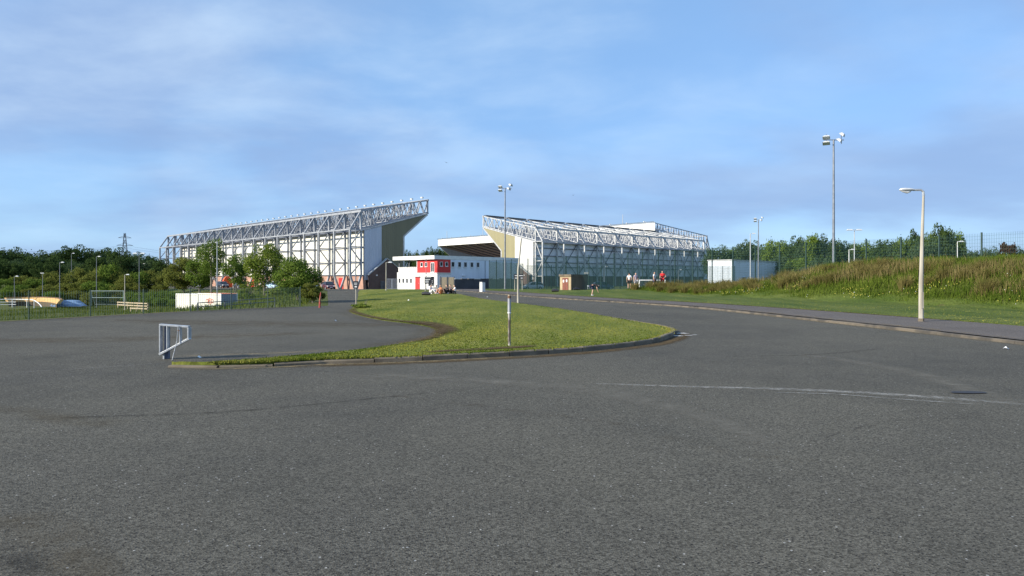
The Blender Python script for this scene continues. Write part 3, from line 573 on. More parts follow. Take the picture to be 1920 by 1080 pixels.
# rough grass on the bank and the hollow at left
n = 60000; x = rng.uniform(-75, -10, n); y = rng.uniform(33, 125, n); A = (x + 11.3) * -.97 + (y - 39.2) * -.247; B = (x + 18.9) * -.87 + (y - 25.4) * .492; v = (x - LO[0]) * LN[0] + (y - LO[1]) * LN[1]
k = (A > .3) & (B > .3) & (v > 23.5); x, y = x[k], y[k]
blades('bank_grass', x, y, hgt(x, y) - .02, rng.uniform(.12, .38, len(x)), .05, .5, mat_leaf('bank_blades', (.05, .075, .012), (.13, .155, .03), .3, .3))

# ------------------------------------------------------------------ stadium stands
def stand(label, origin, A, sg, L, nb, D, lv, ridge, tipt, tipb, roofb, Vw, side, wallm, brickm, steelm, rails, roofm, endm, sidem, fascia=None, lamps=0, colout=3.0, legs=True, lampstep=1, underm=None, floodat=0.0, braces=False, open_far=0, railv=None):
    """local x along the back wall, local y = sg * v, v > 0 away from the pitch; lv = heights of the frame's levels, last one the eaves"""
    root = empty('stadium_stand', origin, math.atan2(A[1], A[0]), label, 'stadium stand', 'covered stands round the stadium pitch')
    q = lambda u, v, w: (u, v * sg, w)
    roof_w = lambda v: roofb + (-v) / D * (tipb - roofb)
    bw = lv[0]
    mb = MB(); mb.bx(q(0, 0, bw), q(L - open_far, -.3, lv[-1] + .1)); mb.build('cladding_wall', wallm, root)
    mb = MB(); mb.bx(q(0, .12, -.8), q(L - open_far, -.42, bw - .004)); mb.build('brick_base', brickm, root)
    # rails across the cladding
    mb = MB()
    for w in railv or lv: mb.bx(q(.02, .04, w - .11), q(L - open_far, .26, w + .11))
    mb.build('wall_rail', rails, root)
    # roof sheet (lower plane), with thickness
    mb = MB(); e = .16
    mb.prism([(.9 * sg, roof_w(.9)), (-D * sg, tipb), (-D * sg, tipb - e), (.9 * sg, roof_w(.9) - e)], .05, L - .05, 0); rf = mb.build('roof', [roofm], root)
    mb = MB(); mb.prism([(0, roof_w(0) - e - .01), (-(D - .1) * sg, tipb - e - .05), (-(D - .1) * sg, tipb - e - .09), (0, roof_w(0) - e - .05)], .1, L - .1, 0); mb.build('soffit', underm or roofm, root)
    # verge flashing along both roof ends
    for u in (0, L): MB().bar(q(u, .9, roof_w(.9) - .02), q(u, -D, tipb - .02), .34, .26).build('verge_trim', M['wsteel'], root)
    # end walls: pale panel, then the side screen that opens towards the pitch
    s0, sw = side
    for u0, u1 in ((-.06, .22), (L - .22, L + .06)):
        if open_far and u0 > 1: continue
        mb = MB(); mb.prism([(0, bw - .9), (0, roof_w(0) - .2), (-Vw * sg, roof_w(-Vw) - .2), (-Vw * sg, bw - .9)], u0, u1, 0); mb.build('end_panel', endm, root)
        mb = MB(); mb.prism([(-Vw * sg, -.6), (-Vw * sg, roof_w(-Vw) - .2), (-(D - .2) * sg, tipb - .25), (-s0 * sg, sw), (-s0 * sg, -.6)], u0 + .03, u1 - .03, 0); sc = mb.build('side_screen', sidem, root)
        mb = MB(); mb.bar(q((u0 + u1) / 2, -(D - .2), tipb - .3), q((u0 + u1) / 2, -s0, sw), .34); mb.bar(q((u0 + u1) / 2, -s0, sw), q((u0 + u1) / 2, -s0, -.5), .34); mb.build('edge_trim', M['wsteel'], sc)
    mb = MB(); mb.prism([(-1.0 * sg, 5.5), (-(D - 1) * sg, 1.0), (-(D - 1) * sg, -.6), (-1.0 * sg, -.6)], .6, L - .6, 0); mb.build('seating_tier', M['rail'], root)
    # frames
    for i in range(nb + 1):
        u = L * i / nb; u = min(max(u, .3), L - .3); mb = MB()
        mb.bar(q(u, colout, (lv[0] if legs else -.6)), q(u, colout, lv[-1]), .36)
        mb.bar(q(u, .55, lv[0] if legs else -.6), q(u, .55, ridge), .36)
        mb.bar(q(u, colout, lv[-1]), q(u, .55, ridge), .32)
        for k, w in enumerate(lv):
            mb.bar(q(u, .5, w), q(u, colout, w), .22)
            if k: mb.bar(q(u, colout, lv[k - 1] if (len(lv) - k) % 2 else w), q(u, .55, w if (len(lv) - k) % 2 else lv[k - 1]), .20)
        if legs:
            mb.bar(q(u, colout, lv[0]), q(u, (colout + .5) / 2, -.5), .36); mb.bar(q(u, .55, lv[0]), q(u, (colout + .5) / 2, -.5), .36)
        mb.bar(q(u, .5, ridge), q(u, -D, tipt), .26); mb.bar(q(u, .5, roof_w(0) + .25), q(u, -D, tipb + .25), .2)
        np_ = max(9, int(D / 1.6)); mb.bar(q(u, -D, tipb - .1), q(u, -D, tipt + .1), .34)
        for k in range(np_):
            v0, v1 = -D * k / np_ + .5 * (k == 0), -D * (k + 1) / np_; t0, t1 = [ridge + (tipt - ridge) * (-v / D) for v in (v0, v1)]; vm = (v0 + v1) / 2
            mb.bar(q(u, v0, t0), q(u, vm, roof_w(vm) + .25), .13); mb.bar(q(u, vm, roof_w(vm) + .25), q(u, v1, t1), .13)
            if k % 2: mb.bar(q(u, v0, t0), q(u, v0, roof_w(v0) + .2), .15)
        mb.build('truss_frame', steelm, root)
    # long members: eaves, ridge, purlins and the lattices between the frames
    mb = MB()
    mb.bar(q(0, .55, ridge), q(L, .55, ridge), .42); mb.bar(q(0, colout, lv[-1]), q(L, colout, lv[-1]), .26)
    mb.build('ridge_beam', steelm, root)
    mb = MB(); n_p = 4
    for k in range(n_p):
        v = -D * (k + .5) / n_p; top = ridge + (tipt - ridge) * (-v / D); mb.bar(q(0, v, top), q(L, v, top), .18); mb.bar(q(0, v, roof_w(v) + .35), q(L, v, roof_w(v) + .35), .18)
        for i in range(nb * 2):
            a, b = L * i / nb / 2, L * (i + 1) / nb / 2
            mb.bar(q(a, v, top), q((a + b) / 2, v, roof_w(v) + .3), .12); mb.bar(q((a + b) / 2, v, roof_w(v) + .3), q(b, v, top), .12)
    mb.build('purlin', steelm, root)
    mb = MB(); mb.bar(q(0, -D, tipt), q(L, -D, tipt), .36); mb.bar(q(0, -D, tipb), q(L, -D, tipb), .3)
    for i in range(nb * 2):
        a, b = L * i / nb / 2, L * (i + 1) / nb / 2; m_ = (a + b) / 2
        mb.bar(q(a, -D, tipt), q(m_, -D, tipb), .16); mb.bar(q(m_, -D, tipb), q(b, -D, tipt), .16)
    mb.build('front_truss', steelm, root)
    if braces:
        for i in range(nb):
            a, b = L * i / nb, L * (i + 1) / nb; c = (a + b) / 2; mb = MB()
            mb.bar(q(a, .35, lv[2]), q(c, .35, lv[1]), .15); mb.bar(q(c, .37, lv[1]), q(b, .37, lv[2]), .15)
            mb.bar(q(a, .35, lv[0]), q(c, .35, lv[1]), .15); mb.bar(q(c, .37, lv[1]), q(b, .37, lv[0]), .15)
            mb.build('wall_brace', rails, root)
    if fascia:
        mb = MB(); mb.bx(q(-.2, -D - .25, fascia[0]), q(L + .2, -D - .45, fascia[1])); mb.build('front_fascia', M['harl'], root)
    for i in range(lamps):
        u = L * (i + .5) / lamps; mb = MB(); z = tipt + .2 + floodat; v = -D + .2
        mb.tube([q(u, v, tipt - .1), q(u, v, z + .25), q(u + .25, v - .1, z + .6), q(u + .55, v - .3, z + .72), q(u + .8, v - .5, z + .66)], .045, 6)
        h = Vector(q(u + .8, v - .55, z + .58)); mb.box(h, (.55, .34, .30), .3 * sg)
        fl = mb.build('floodlight', M['lhead'], root)
        mb = MB(); mb.box(h + Vector((0, -.18 * sg, -.03)), (.48, .05, .24), .3 * sg); mb.build('lens', M['lamp'], fl)
    return root

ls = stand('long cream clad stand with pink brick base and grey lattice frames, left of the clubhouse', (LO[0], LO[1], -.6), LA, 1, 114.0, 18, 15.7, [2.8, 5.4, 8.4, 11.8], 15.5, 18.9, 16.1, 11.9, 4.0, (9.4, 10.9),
           M['cream'], M['brickp'], M['steel'], M['steel'], M['roofd'], M['grey'], M['shaded_olive'], lamps=30, open_far=9)  # end panel is white in shade, the grey-blue put into its colour
rs = stand('pale stand with white lattice roof trusses and olive side screen, behind the green mesh fence', (5.6, 182.0, -.6), (.693, .721), -1, 90.0, 10, 19.2, [2.8, 6.8, 11.9], 15.5, 19.7, 16.7, 12.0, 6.6, (11.8, 9.8),
           M['shadegrey'], M['brickd'], M['wsteel'], M['rail'], M['roofl'], M['white'], M['olive'], legs=False, braces=True, railv=[2.8, 5.2, 6.5, 8.2, 10.3])  # back wall is white in shade, the cool cast put into its colour
for i in range(10):
    MB().prism([(19.0, 19.75), (19.0, 20.05), (18.2, 20.0), (18.2, 19.75)], 9 * i + .4, 9 * i + 8.0, 0).build('gantry_panel', M['dsteel'], rs)
fs = stand('farthest and tallest stand, its white fascia and brown soffit showing between two stands', (78.6, 280.2, -.8), (-.63, .777), -1, 148.0, 16, 32.0, [3.0, 6.2, 9.4, 12.6], 19.6, 23.2, 20.0, 13.6, 10.0, (23.8, 14.0),
           M['shadegrey'], M['brickd'], M['steel'], M['rail'], M['roofl'], M['shadegrey'], M['grey'], fascia=(19.9, 23.5), lamps=17, underm=M['soffit'])
# soffit beams of the far stand
mb = MB()
for i in range(1, 22):
    u = 148 * i / 22; mb.bar((u, .5, 13.2), (u, 31.6, 19.55), .5, .35)
mb.build('soffit_beam', M['dsteel'], fs)
mb = MB(); mb.bx((-.3, 33.2, 23.55), (148.3, 33.1, 23.75)); mb.build('fascia_rail', M['dsteel'], fs)
for u in (16, 56, 108, 140):
    o = MB().tube([(0, 0, 0), (0, 0, 4.2)], [.12, .09], 8).build('aerial_mast', M['wsteel']); w = fs.matrix_basis
    ca, sa = math.cos(fs.rotation_euler.z), math.sin(fs.rotation_euler.z)
    o.location = (fs.location.x + u * ca - 32.2 * sa, fs.location.y + u * sa + 32.2 * ca, fs.location.z + 23.3)
    tag(o, {16: 'white mast on the far stand roof, nearest to its right hand end', 56: 'white mast on the far roof seen above the long truss roof', 108: 'white mast on the far roof just left of the tall floodlight pole', 140: 'white mast on the far roof near its left hand corner'}[u], 'mast', 'white masts on the far stand roof')

def gable(label, origin, A, sg, v0, v1, eave, apex, w0, mats, doors):
    r = empty('brick_annexe', origin, math.atan2(A[1], A[0]), label, 'annexe')
    mb = MB(); vm = (v0 + v1) / 2
    mb.prism([(v0 * sg, -.6), (v0 * sg, eave), (vm * sg, apex), (v1 * sg, w0), (v1 * sg, -.6)], -1.0, -.42, 0); mb.build('gable_wall', mats, r)
    mb = MB()
    for a, b in (((v0 + .25, eave - .2), (vm, apex)), ((vm, apex), (v1 - .3, w0 - .15))):
        mb.prism([(a[0] * sg, a[1] + .02), (b[0] * sg, b[1] + .02), (b[0] * sg, b[1] + .16), (a[0] * sg, a[1] + .16)], -1.12, -.40, 0)
    mb.build('roof', M['wsteel'], r)
    for d in doors:
        dr = MB().bx((-1.08, d * sg - .5, -.5), (-1.003, d * sg + .5, 1.7)).build('door', M['dsteel'], r)
    for d in (v0 - 1.6, v1 + 1.2):
        MB().bx((-1.2, d * sg - .14, eave - .3), (-1.003, d * sg + .14, eave - .05)).build('wall_lamp', M['lamp'], r)
    return r
gable('dark brick gable annexe under the end of the cream stand, white verge boards', (LO[0], LO[1], -.6), LA, 1, -.6, -8.9, 3.0, 6.1, 3.2, M['brickd'], (-3.6, -7.6))
gable('dark brick gable annexe under the white end of the right stand', (5.6, 182.0, -.6), (.693, .721), -1, -.6, -11, 3.2, 6.4, 3.3, M['brickd'], (-4,))
# red kiosk doors and brick office at the far left end of the cream stand
def on_left(u, v): return (LO[0] + LA[0] * u + LN[0] * v, LO[1] + LA[1] * u + LN[1] * v)
LR = math.atan2(LA[1], LA[0])
for u in (8.6, 33, 52, 71):
    MB().bx((u - .9, .13, -.5), (u + .9, .2, 2.3)).build('turnstile_door', M['red'], ls)
x, y = on_left(112, 2.8); ob = empty('office_block', (x, y, -.6), LR, 'small white office block with grey windows at the far end of the cream stand', 'office')
MB().bx((0, 0, -.6), (7, 3.4, 6.6)).build('wall', M['harl'], ob); MB().bx((-.2, -.2, 6.604), (7.2, 3.6, 6.9)).build('roof', M['wsteel'], ob)
for z in (.6, 2.6, 4.6): MB().bx((.5, 3.404, z), (6.5, 3.46, z + 1.5)).build('window', M['glass'], ob); MB().bx((-.06, .5, z), (-.004, 3.0, z + 1.5)).build('window', M['glass'], ob)

# ------------------------------------------------------------------ clubhouse
def window(parent, a, b, ax, out, frame=.09, bars=1):
    """a window on the wall plane 'ax' (0: x is constant, 1: y is constant); a, b opposite corners on the wall; out = outward sign"""
    mb = MB(); k = 1 - ax; c = a[ax]
    def bx(k0, k1, z0, z1, d0, d1, m):
        lo = [0, 0, z0]; hi = [0, 0, z1]; lo[k] = k0; hi[k] = k1; lo[ax] = c + out * d0; hi[ax] = c + out * d1; m.bx(lo, hi)
    k0, k1 = sorted((a[k], b[k])); z0, z1 = a[2], b[2]
    bx(k0 - frame, k0, z0 - frame, z1 + frame, .004, .07, mb); bx(k1, k1 + frame, z0 - frame, z1 + frame, .004, .07, mb); bx(k0, k1, z1, z1 + frame, .004, .07, mb); bx(k0, k1, z0 - frame, z0, .004, .07, mb)
    for i in range(1, bars + 1):
        kk = k0 + (k1 - k0) * i / (bars + 1); bx(kk - .03, kk + .03, z0, z1, .004, .055, mb)
    w = mb.build('window', M['frame'], parent); p = MB(); bx(k0, k1, z0, z1, .005, .03, p); p.build('pane', M['glass'], w)
    sl = MB(); bx(k0 - frame - .04, k1 + frame + .04, z0 - frame - .06, z0 - frame - .004, .004, .13, sl); sl.build('sill', M['frame'], w); return w
CX, CY = -12.7, 118.0; CZ = hz(CX, CY)
cl = empty('clubhouse', (CX, CY, CZ), math.atan2(.721, .693), 'two storey clubhouse with white ground floor, red corner panels and flat white roof', 'clubhouse')
LXF, LYF = 20.2, 11.3; gz = 2.95; top = 5.75
MB().bx((0, 0, -.6), (LXF, LYF, gz)).build('ground_floor', M['harl'], cl)
MB().bx((.04, .04, gz + .004), (LXF - .04, 5.2, top - .7)).build('upper_storey', M['bluegrey'], cl)
MB().bx((-.75, -.08, top - .62), (LXF + .1, LYF + .3, top + .02)).build('roof', M['harl'], cl)
mb = MB(); mb.bx((2.9, -.06, .9), (LXF + .02, -.004, gz + .01)); mb.bx((2.9, -.055, gz + .012), (LXF + .02, .036, top - .64)); mb.build('side_cladding', M['bluegrey'], cl)  # white side in shade, the blue of the shade put into its colour
mb = MB()
for x in (11.2, 16.6): mb.bx((x - .06, -.09, .9), (x + .06, -.062, top - .7))
mb.build('seam_strip', M['rail'], cl)
mb = MB(); mb.bx((-.10, -.10, gz - .10), (0.03, 5.3, top - .66)); mb.bx((.032, -.10, gz - .10), (2.88, .0, top - .66)); mb.build('corner_panel', M['red'], cl)
mb = MB(); mb.bx((2.882, -.13, gz - .14), (3.0, .0, top - .66)); mb.bx((-.16, 5.302, gz - .12), (.02, 5.42, top - .66)); mb.bx((-.14, -.14, gz - .19), (3.0, 5.4, gz - .104)); mb.build('panel_trim', M['frame'], cl)
for y in (4.05, 2.85): window(cl, (-.10, y - .26, gz + 1.0), (-.10, y + .26, gz + 1.62), 0, -1, .06, bars=0)
window(cl, (-.10, .72, gz + .05), (-.10, 1.5, gz + 1.55), 0, -1, .09, bars=1)
for x in (.75, 1.95): window(cl, (x - .24, -.10, gz + 1.05), (x + .24, -.10, gz + 1.7), 1, -1, .06, bars=0)
for px in (848.5, 861, 872, 884, 895.5):
    k = (px - 960) / F; s = (CX - k * CY) / (k * .721 - .693); window(cl, (s - .32, -.062, gz + .95), (s + .32, -.062, gz + 1.75), 1, -1, .06, bars=0)
for px in (753, 759.7, 766.4, 773.5):
    k = (px - 960) / F; s = (k * CY - CX) / (-.693 - k * .721); window(cl, (0, s - .24, 1.05), (0, s + .24, 1.85), 0, -1, .07, bars=0)
dy = 5.35; d = MB().bx((-.07, dy - .62, -.05), (-.004, dy + .62, 2.05)).build('door', M['red'], cl); MB().bx((-.25, dy - .78, 2.1), (-.004, dy + .78, 2.22)).build('canopy', M['rail'], d); MB().bx((-.12, dy - .5, .95), (-.072, dy - .42, 1.1)).build('handle', M['galv'], d)
window(cl, (0, .75, .55), (0, 2.35, 2.15), 0, -1, .1, bars=1)
mb = MB()
for y in np.arange(5.7, 11.2, .55): mb.bx((.1, y - .03, gz), (.16, y + .03, gz + .85))
mb.bx((.08, 5.45, gz + .85), (.18, 11.2, gz + .93)); br = mb.build('balcony_rail', M['frame'], cl)
mb = MB(); mb.bx((.19, 5.45, gz + .1), (.22, 11.15, gz + .8)); mb.build('balcony_panel', M['harl'], br)
for y in (8.2, 11.1): MB().bx((.3, y - .07, gz + .002), (.44, y + .07, top - .625)).build('balcony_post', M['rail'], cl)
for s, z in ((6, 2.3), (13.2, 2.15)): MB().bx((s - .35, -.2, z), (s + .35, -.064, z + .12)).build('wall_lamp', M['lamp'], cl)
# dark boundary wall in front of its right side
x0, y0 = CX + .693 * 3.6 + .5, CY + .721 * 3.6 - 3.0
bw = empty('boundary_wall', (x0, y0, hz(x0, y0)), math.atan2(.721, .693), 'dark brick boundary wall with pale coping stones beside the clubhouse', 'wall')
MB().bx((0, 0, -.5), (15.5, .25, 1.72)).build('brickwork', M['brickn'], bw)
for i in range(10): MB().bx((i * 1.55 + .03, -.05, 1.724), (i * 1.55 + 1.30, .3, 1.80 + random.uniform(0, .06))).build('coping_stone', M['kerb'] if i % 3 else M['frame'], bw)
# slatted timber enclosure
p0 = P(826, 545, 104); be = empty('bin_enclosure', (p0.x, p0.y, hz(p0.x, p0.y)), R(8), 'slatted timber bin enclosure with two bays and dark posts, beside the clubhouse corner', 'enclosure')
for i in range(2):
    mb = MB()
    for k in range(9): mb.bx((i * 1.02 + .09, 0, .02 + k * .215), (i * 1.02 + .95, .05, .02 + k * .215 + (.18 if k % 2 else .15)))
    mb.build('slat_panel', M['wood'], be)
for i in range(3): MB().bx((i * 1.02 - .06, -.04, -.2), (i * 1.02 + .08, .1, 2.0)).build('post', M['dsteel'], be)
MB().bx((-.06, 1.3, -.2), (2.15, 1.36, 1.9)).build('back_panel', M['wood'], be)

# ------------------------------------------------------------------ brick hut
hx, hy = 7.3, 86.0; hh = empty('brick_hut', (hx, hy, hz(hx, hy)), math.atan2(.721, .693), 'small tan brick hut with flat concrete roof and brown double door', 'hut')
MB().bx((0, 0, -.4), (3.3, 1.75, 1.82)).build('wall', M['brickt'], hh); MB().bx((-.1, -.1, 1.824), (3.4, 1.85, 2.08)).build('roof', M['kerb'], hh)
brown = mat('brown_door_paint', (.20, .055, .03), (.15, .042, .025), 6, .6)
d = MB().bx((-.06, .40, -.02), (-.004, 1.32, 1.66)).build('door', brown, hh); MB().bx((-.075, .85, 0), (-.062, .87, 1.64)).build('door_joint', M['black'], d)
for y, z in ((.52, 1.12), (1.02, 1.08)): MB().bx((-.08, y, z), (-.062, y + .2, z + .32)).build('notice', M['txt'], d)
MB().bx((.02, -.05, -.4), (3.28, -.004, 1.82)).build('shaded_side', mat('shaded_side_tone', (.16, .125, .09), (.11, .085, .06), 1.6, .9, bump=.3, stretch=(1, 1, .35)), hh)  # side away from the sun, its shade put into a darker colour

# ------------------------------------------------------------------ warehouse at right
wx, wy = (1372 - 960) / F * 150, 150.0; wh = empty('warehouse', (wx, wy, -.6), math.atan2(.721, .693), 'low pale blue metal warehouse with flat roof beyond the mesh fences', 'warehouse')
MB().bx((0, 0, -.5), (27, 5.6, 6.05)).build('wall', M['bluegrey'], wh); MB().bx((-.15, -.15, 6.054), (27.15, 5.75, 6.3)).build('roof', M['wsteel'], wh)
for s in (5.2, 17, 22.5): dd = MB().bx((s, -.08, 0), (s + .9, -.004, 2.2)).build('door', M['dsteel'], wh); MB().bx((s - .1, -.5, 2.3), (s + 1, -.004, 2.42)).build('door_canopy', M['dsteel'], dd)
MB().bx((-.06, -.06, -.4), (.06, .06, 6.0)).build('corner_trim', M['frame'], wh)

# ------------------------------------------------------------------ containers in the hollow
def container(px, py, Y, u0, label, orange):
    p = G(415, 582, -3.0); r = empty('shipping_container', (-41.9, 100.0, -3.02), math.atan2(.57, -.82), label, 'container', 'containers in the hollow')
    hgt_ = 2.42 if orange else 2.28; wd = 2.5; x0, x1 = u0, u0 + 5.95; n = 22
    for yy, sgn in ((0, 1), (-wd, -1)):
        mb = MB()
        for i in range(n):                     # corrugated long side (trapezoid ribs)
            a, b = x0 + .12 + (x1 - x0 - .24) * i / n, x0 + .12 + (x1 - x0 - .24) * (i + 1) / n; dd = .035; s = (b - a) / 4
            prof = [(a, 0), (a + s, -dd), (a + 2 * s, -dd), (a + 3 * s, 0), (b, 0)]
            for j in range(4): mb.add([(prof[j][0], yy + sgn * prof[j][1], .12), (prof[j + 1][0], yy + sgn * prof[j + 1][1], .12), (prof[j + 1][0], yy + sgn * prof[j + 1][1], hgt_ - .1), (prof[j][0], yy + sgn * prof[j][1], hgt_ - .1)], [(0, 1, 2, 3)])
        mb.build('side_panel', M['cream'], r)
    MB().bx((x0 + .03, -.03, hgt_ - .1), (x1 - .03, -wd + .03, hgt_)).build('roof_panel', M['orange'] if orange else M['cream'], r)
    MB().bx((x0 + .03, -.05, -.1), (x0 + .08, -wd + .05, hgt_ - .1)).build('end_panel', mat('shaded_end_tone', (.20, .24, .32), (.15, .18, .25), 2, .5), r)  # end turned from the sun, shade painted in as a dark colour
    MB().bx((x1 - .08, -.05, -.1), (x1 - .03, -wd + .05, hgt_ - .1)).build('end_panel', M['cream'], r)
    mb = MB()
    for x in (x0, x1 - .12):
        for yy in (.02, -wd - .02): mb.bx((x, yy - .07, -.1), (x + .12, yy + .07, hgt_ + .02))
    for z in (.02, hgt_ - .06):
        for yy in (.02, -wd - .02): mb.bx((x0 + .122, yy - .06, z - .07), (x1 - .122, yy + .06, z + .07))
    mb.build('frame', M['harl'], r)
    if orange:
        mb = MB()
        for cx, rr in ((x0 + 2.9, .42), (x0 + 2.3, .26), (x0 + 3.6, .26), (x0 + 3.0, .2)):
            for k in range(14):
                a, b = k / 14 * 6.283, (k + .7) / 14 * 6.283
                mb.bar((cx + rr * math.cos(a), .05, 1.3 + rr * math.sin(a)), (cx + rr * math.cos(b), .05, 1.3 + rr * math.sin(b)), .05)
        mb.build('emblem', M['orange'], r)
    return r
container(0, 0, 0, 0.0, 'white container with orange roof edge and faint orange emblem, in the hollow', True)
container(0, 0, 0, 6.05, 'plain cream container, the lower and farther of the pair in the hollow', False)

# ------------------------------------------------------------------ green mesh fences
def mesh_fence(label, a, b, pitch, top, wire, gap, hgap, group='green mesh fences round the pitch', post=.08, posttop=.06, m=None, pm=None):
    a = np.array(a, float); b = np.array(b, float); Ltot = np.linalg.norm(b - a); n = max(1, round(Ltot / pitch)); t = (b - a) / Ltot; rz = math.atan2(t[1], t[0])
    r = empty('mesh_fence', (a[0], a[1], 0), rz, label, 'fence', group); st = Ltot / n
    for i in range(n + 1):
        p = a + t * st * i; MB().bx((st * i - post / 2, -post / 2, hz(*p) - .3), (st * i + post / 2, post / 2, (top if top > 2.5 else hz(*p) + top) + posttop)).build('post', pm or M['gpost'], r)
    for i in range(n):
        p = a + t * st * (i + .5); z0 = hz(*p) + .04; z1 = top if top > 2.5 else hz(*p) + top; mb = MB(); x0 = st * i + post / 2; x1 = st * (i + 1) - post / 2; h = wire / 2
        x = x0 + gap / 2
        while x < x1:
            mb.add([(x - h, -.01, z0), (x + h, -.01, z0), (x + h, -.01, z1), (x - h, -.01, z1), (x - h, .0, z0), (x + h, .0, z0), (x + h, .0, z1), (x - h, .0, z1)], [(0, 1, 2, 3), (7, 6, 5, 4), (0, 3, 7, 4), (1, 5, 6, 2)]); x += gap
        z = z0 + .02
        while z < z1:
            mb.add([(x0, .002, z - h), (x1, .002, z - h), (x1, .002, z + h), (x0, .002, z + h), (x0, .012, z - h), (x1, .012, z - h), (x1, .012, z + h), (x0, .012, z + h)], [(0, 1, 2, 3), (7, 6, 5, 4), (3, 2, 6, 7), (0, 4, 5, 1)]); z += hgap
        mb.build('mesh_panel', m or M['mesh'], r)
    return r
FA, FB = (-3.7, 113.0), (36.0, 32.0)
mesh_fence('tall green mesh fence running from the clubhouse along the back of the grassy mound', FA, FB, 2.7, 4.48, .0075, .10, .22)
mesh_fence('short green mesh fence return at the clubhouse end of the pitch', FA, (2.0, 126.0), 2.7, 4.3, .012, .08, .2)
mesh_fence('far green mesh fence with dense netting in front of the right hand stand', (2.0, 126.0), (44.0, 137.0), 2.7, 4.0, .013, .06, .18)
pe = np.array(offset_line(park_edge, .35))
mesh_fence('low dark green chain link fence along the left edge of the car park', pe[0], pe[-1], 2.3, 1.1, .0018, .10, .10, 'boundary fences', .032, .04)

# ------------------------------------------------------------------ trees and shrubs
LEAF = dict(mid=mat_leaf('leaf_mid_green', (.095, .145, .022), (.250, .300, .062), .7, .5), dark=mat_leaf('leaf_dark_green', (.030, .055, .018), (.078, .116, .036), .3, .25),
            olive=mat_leaf('leaf_olive', (.095, .115, .024), (.215, .230, .058), .5, .45), deep=mat_leaf('leaf_deep', (.065, .115, .019), (.185, .250, .050), .8, .3),
            blue=mat_leaf('leaf_blue_green', (.036, .066, .034), (.092, .132, .060), .3, .25), redl=mat_leaf('leaf_copper', (.055, .032, .022), (.10, .055, .035), .5))
def crown_mesh(seed, n, leaf, clumps, shape='round', asp=(1, 1, 1), m=None, fill=.55):
    """leaf-sized faces gathered in clumps spread through a unit crown (x, y in -1..1, z in 0..2)"""
    r = np.random.default_rng(seed); C = []; S = []
    while len(C) < clumps:
        p = r.normal(0, 1, 3); p /= np.linalg.norm(p); rad = r.uniform(.25, 1) ** .5 * .80; p *= rad
        if shape == 'cone': p[2] = r.uniform(-1, 1); k = (1 - p[2]) / 2 * .95 + .05; a = r.uniform(0, 6.283); q = r.uniform(.2, 1) ** .5; p[0] = math.cos(a) * q * k * .85; p[1] = math.sin(a) * q * k * .85
        if shape == 'wide' and p[2] < -.45: continue
        C.append(p); S.append(r.uniform(.16, .34) * (1 if shape != 'cone' else .55 + .45 * (1 - p[2]) / 2))
    C = np.array(C); S = np.array(S); w = S ** 2; ci = r.choice(clumps, n, p=w / w.sum()); d = r.normal(0, 1, (n, 3)); d /= np.linalg.norm(d, axis=1)[:, None]
    rr = (r.uniform(fill ** 3, 1, n) ** (1 / 3))[:, None]; c = C[ci] + d * S[ci][:, None] * rr * (np.array((1, 1, .8)))
    st = r.random(n) < .05; c[st] += d[st] * S[ci][st][:, None] * r.uniform(.1, .6, st.sum())[:, None]
    c = c * np.array(asp) + np.array((0, 0, 1))
    u = r.normal(0, 1, (n, 3)); u /= np.linalg.norm(u, axis=1)[:, None]; u = u + d * .0; v = np.cross(u, d + r.normal(0, .5, (n, 3))); v /= np.linalg.norm(v, axis=1)[:, None] + 1e-9
    l = (leaf * r.uniform(.6, 1.3, n))[:, None]; V = np.stack([c - u * l, c + v * l * .55, c + u * l, c - v * l * .55], 1).reshape(-1, 3)
    return V
def tree(name, label, cat, loc, h, w, seed, kind='mid', n=6000, leaf=.12, clumps=36, shape='round', trunk=.25, stems=1, group=None, tm=None, depth=None, trh=None):
    r = empty(name, loc, 0, label, cat, group); z0 = h * trunk; ch = h - z0
    V = crown_mesh(seed, n, 1.0, clumps, shape); V = V.reshape(-1, 4, 3); c = V.mean(1, keepdims=True); off = (V - c) * leaf; sc = np.array((w / 1.66, (depth or w) / 1.66, ch / 1.9)); V = (c * sc + off).reshape(-1, 3); V[:, 2] += z0
    npmesh('crown', V, np.arange(len(V)).reshape(-1, 4), LEAF[kind], r)
    rg = random.Random(seed); mb = MB(); rt = max(.035, h * .016) / math.sqrt(stems)
    for s in range(stems):
        a = s / stems * 6.283 + rg.random(); sp = (.06 if stems > 1 else 0) * h; x0, y0 = math.cos(a) * sp * .3, math.sin(a) * sp * .3; x1, y1 = math.cos(a) * sp, math.sin(a) * sp
        th = z0 + ch * .55; mb.tube([(x0, y0, -.3), (x0, y0, 0), (x0 + (x1 - x0) * .4 + rg.uniform(-.03, .03) * h, y0 + (y1 - y0) * .4, th * .45), (x1, y1, th)], [rt * 1.5, rt * 1.25, rt, rt * .4], 7)
        for b in range(5 if stems == 1 else 3):
            q = rg.uniform(.4, .85); bz = th * q; bx_, by_ = x0 + (x1 - x0) * q, y0 + (y1 - y0) * q; a2 = rg.uniform(0, 6.283); l = w * rg.uniform(.25, .4)
            mb.tube([(bx_, by_, bz), (bx_ + math.cos(a2) * l * .5, by_ + math.sin(a2) * l * .5, bz + l * .4), (bx_ + math.cos(a2) * l, by_ + math.sin(a2) * l, bz + l * 1.0)], [rt * .55, rt * .35, rt * .12], 5)
    mb.build('trunk', tm or M['bark'], r); return r
def tree_px(name, label, cat, px, ytop, Y, wpx, seed, ybase=None, **kw):
    x = (px - 960) / F * Y; z = hz(x, Y) if ybase is None else H + (HZ - ybase) / F * Y; h = H + (HZ - ytop) / F * Y - z
    return tree(name, label, cat, (x, Y, z), h * 1.0, wpx / F * Y, seed, **kw)
gb = 'trees on the bank in front of the cream stand'
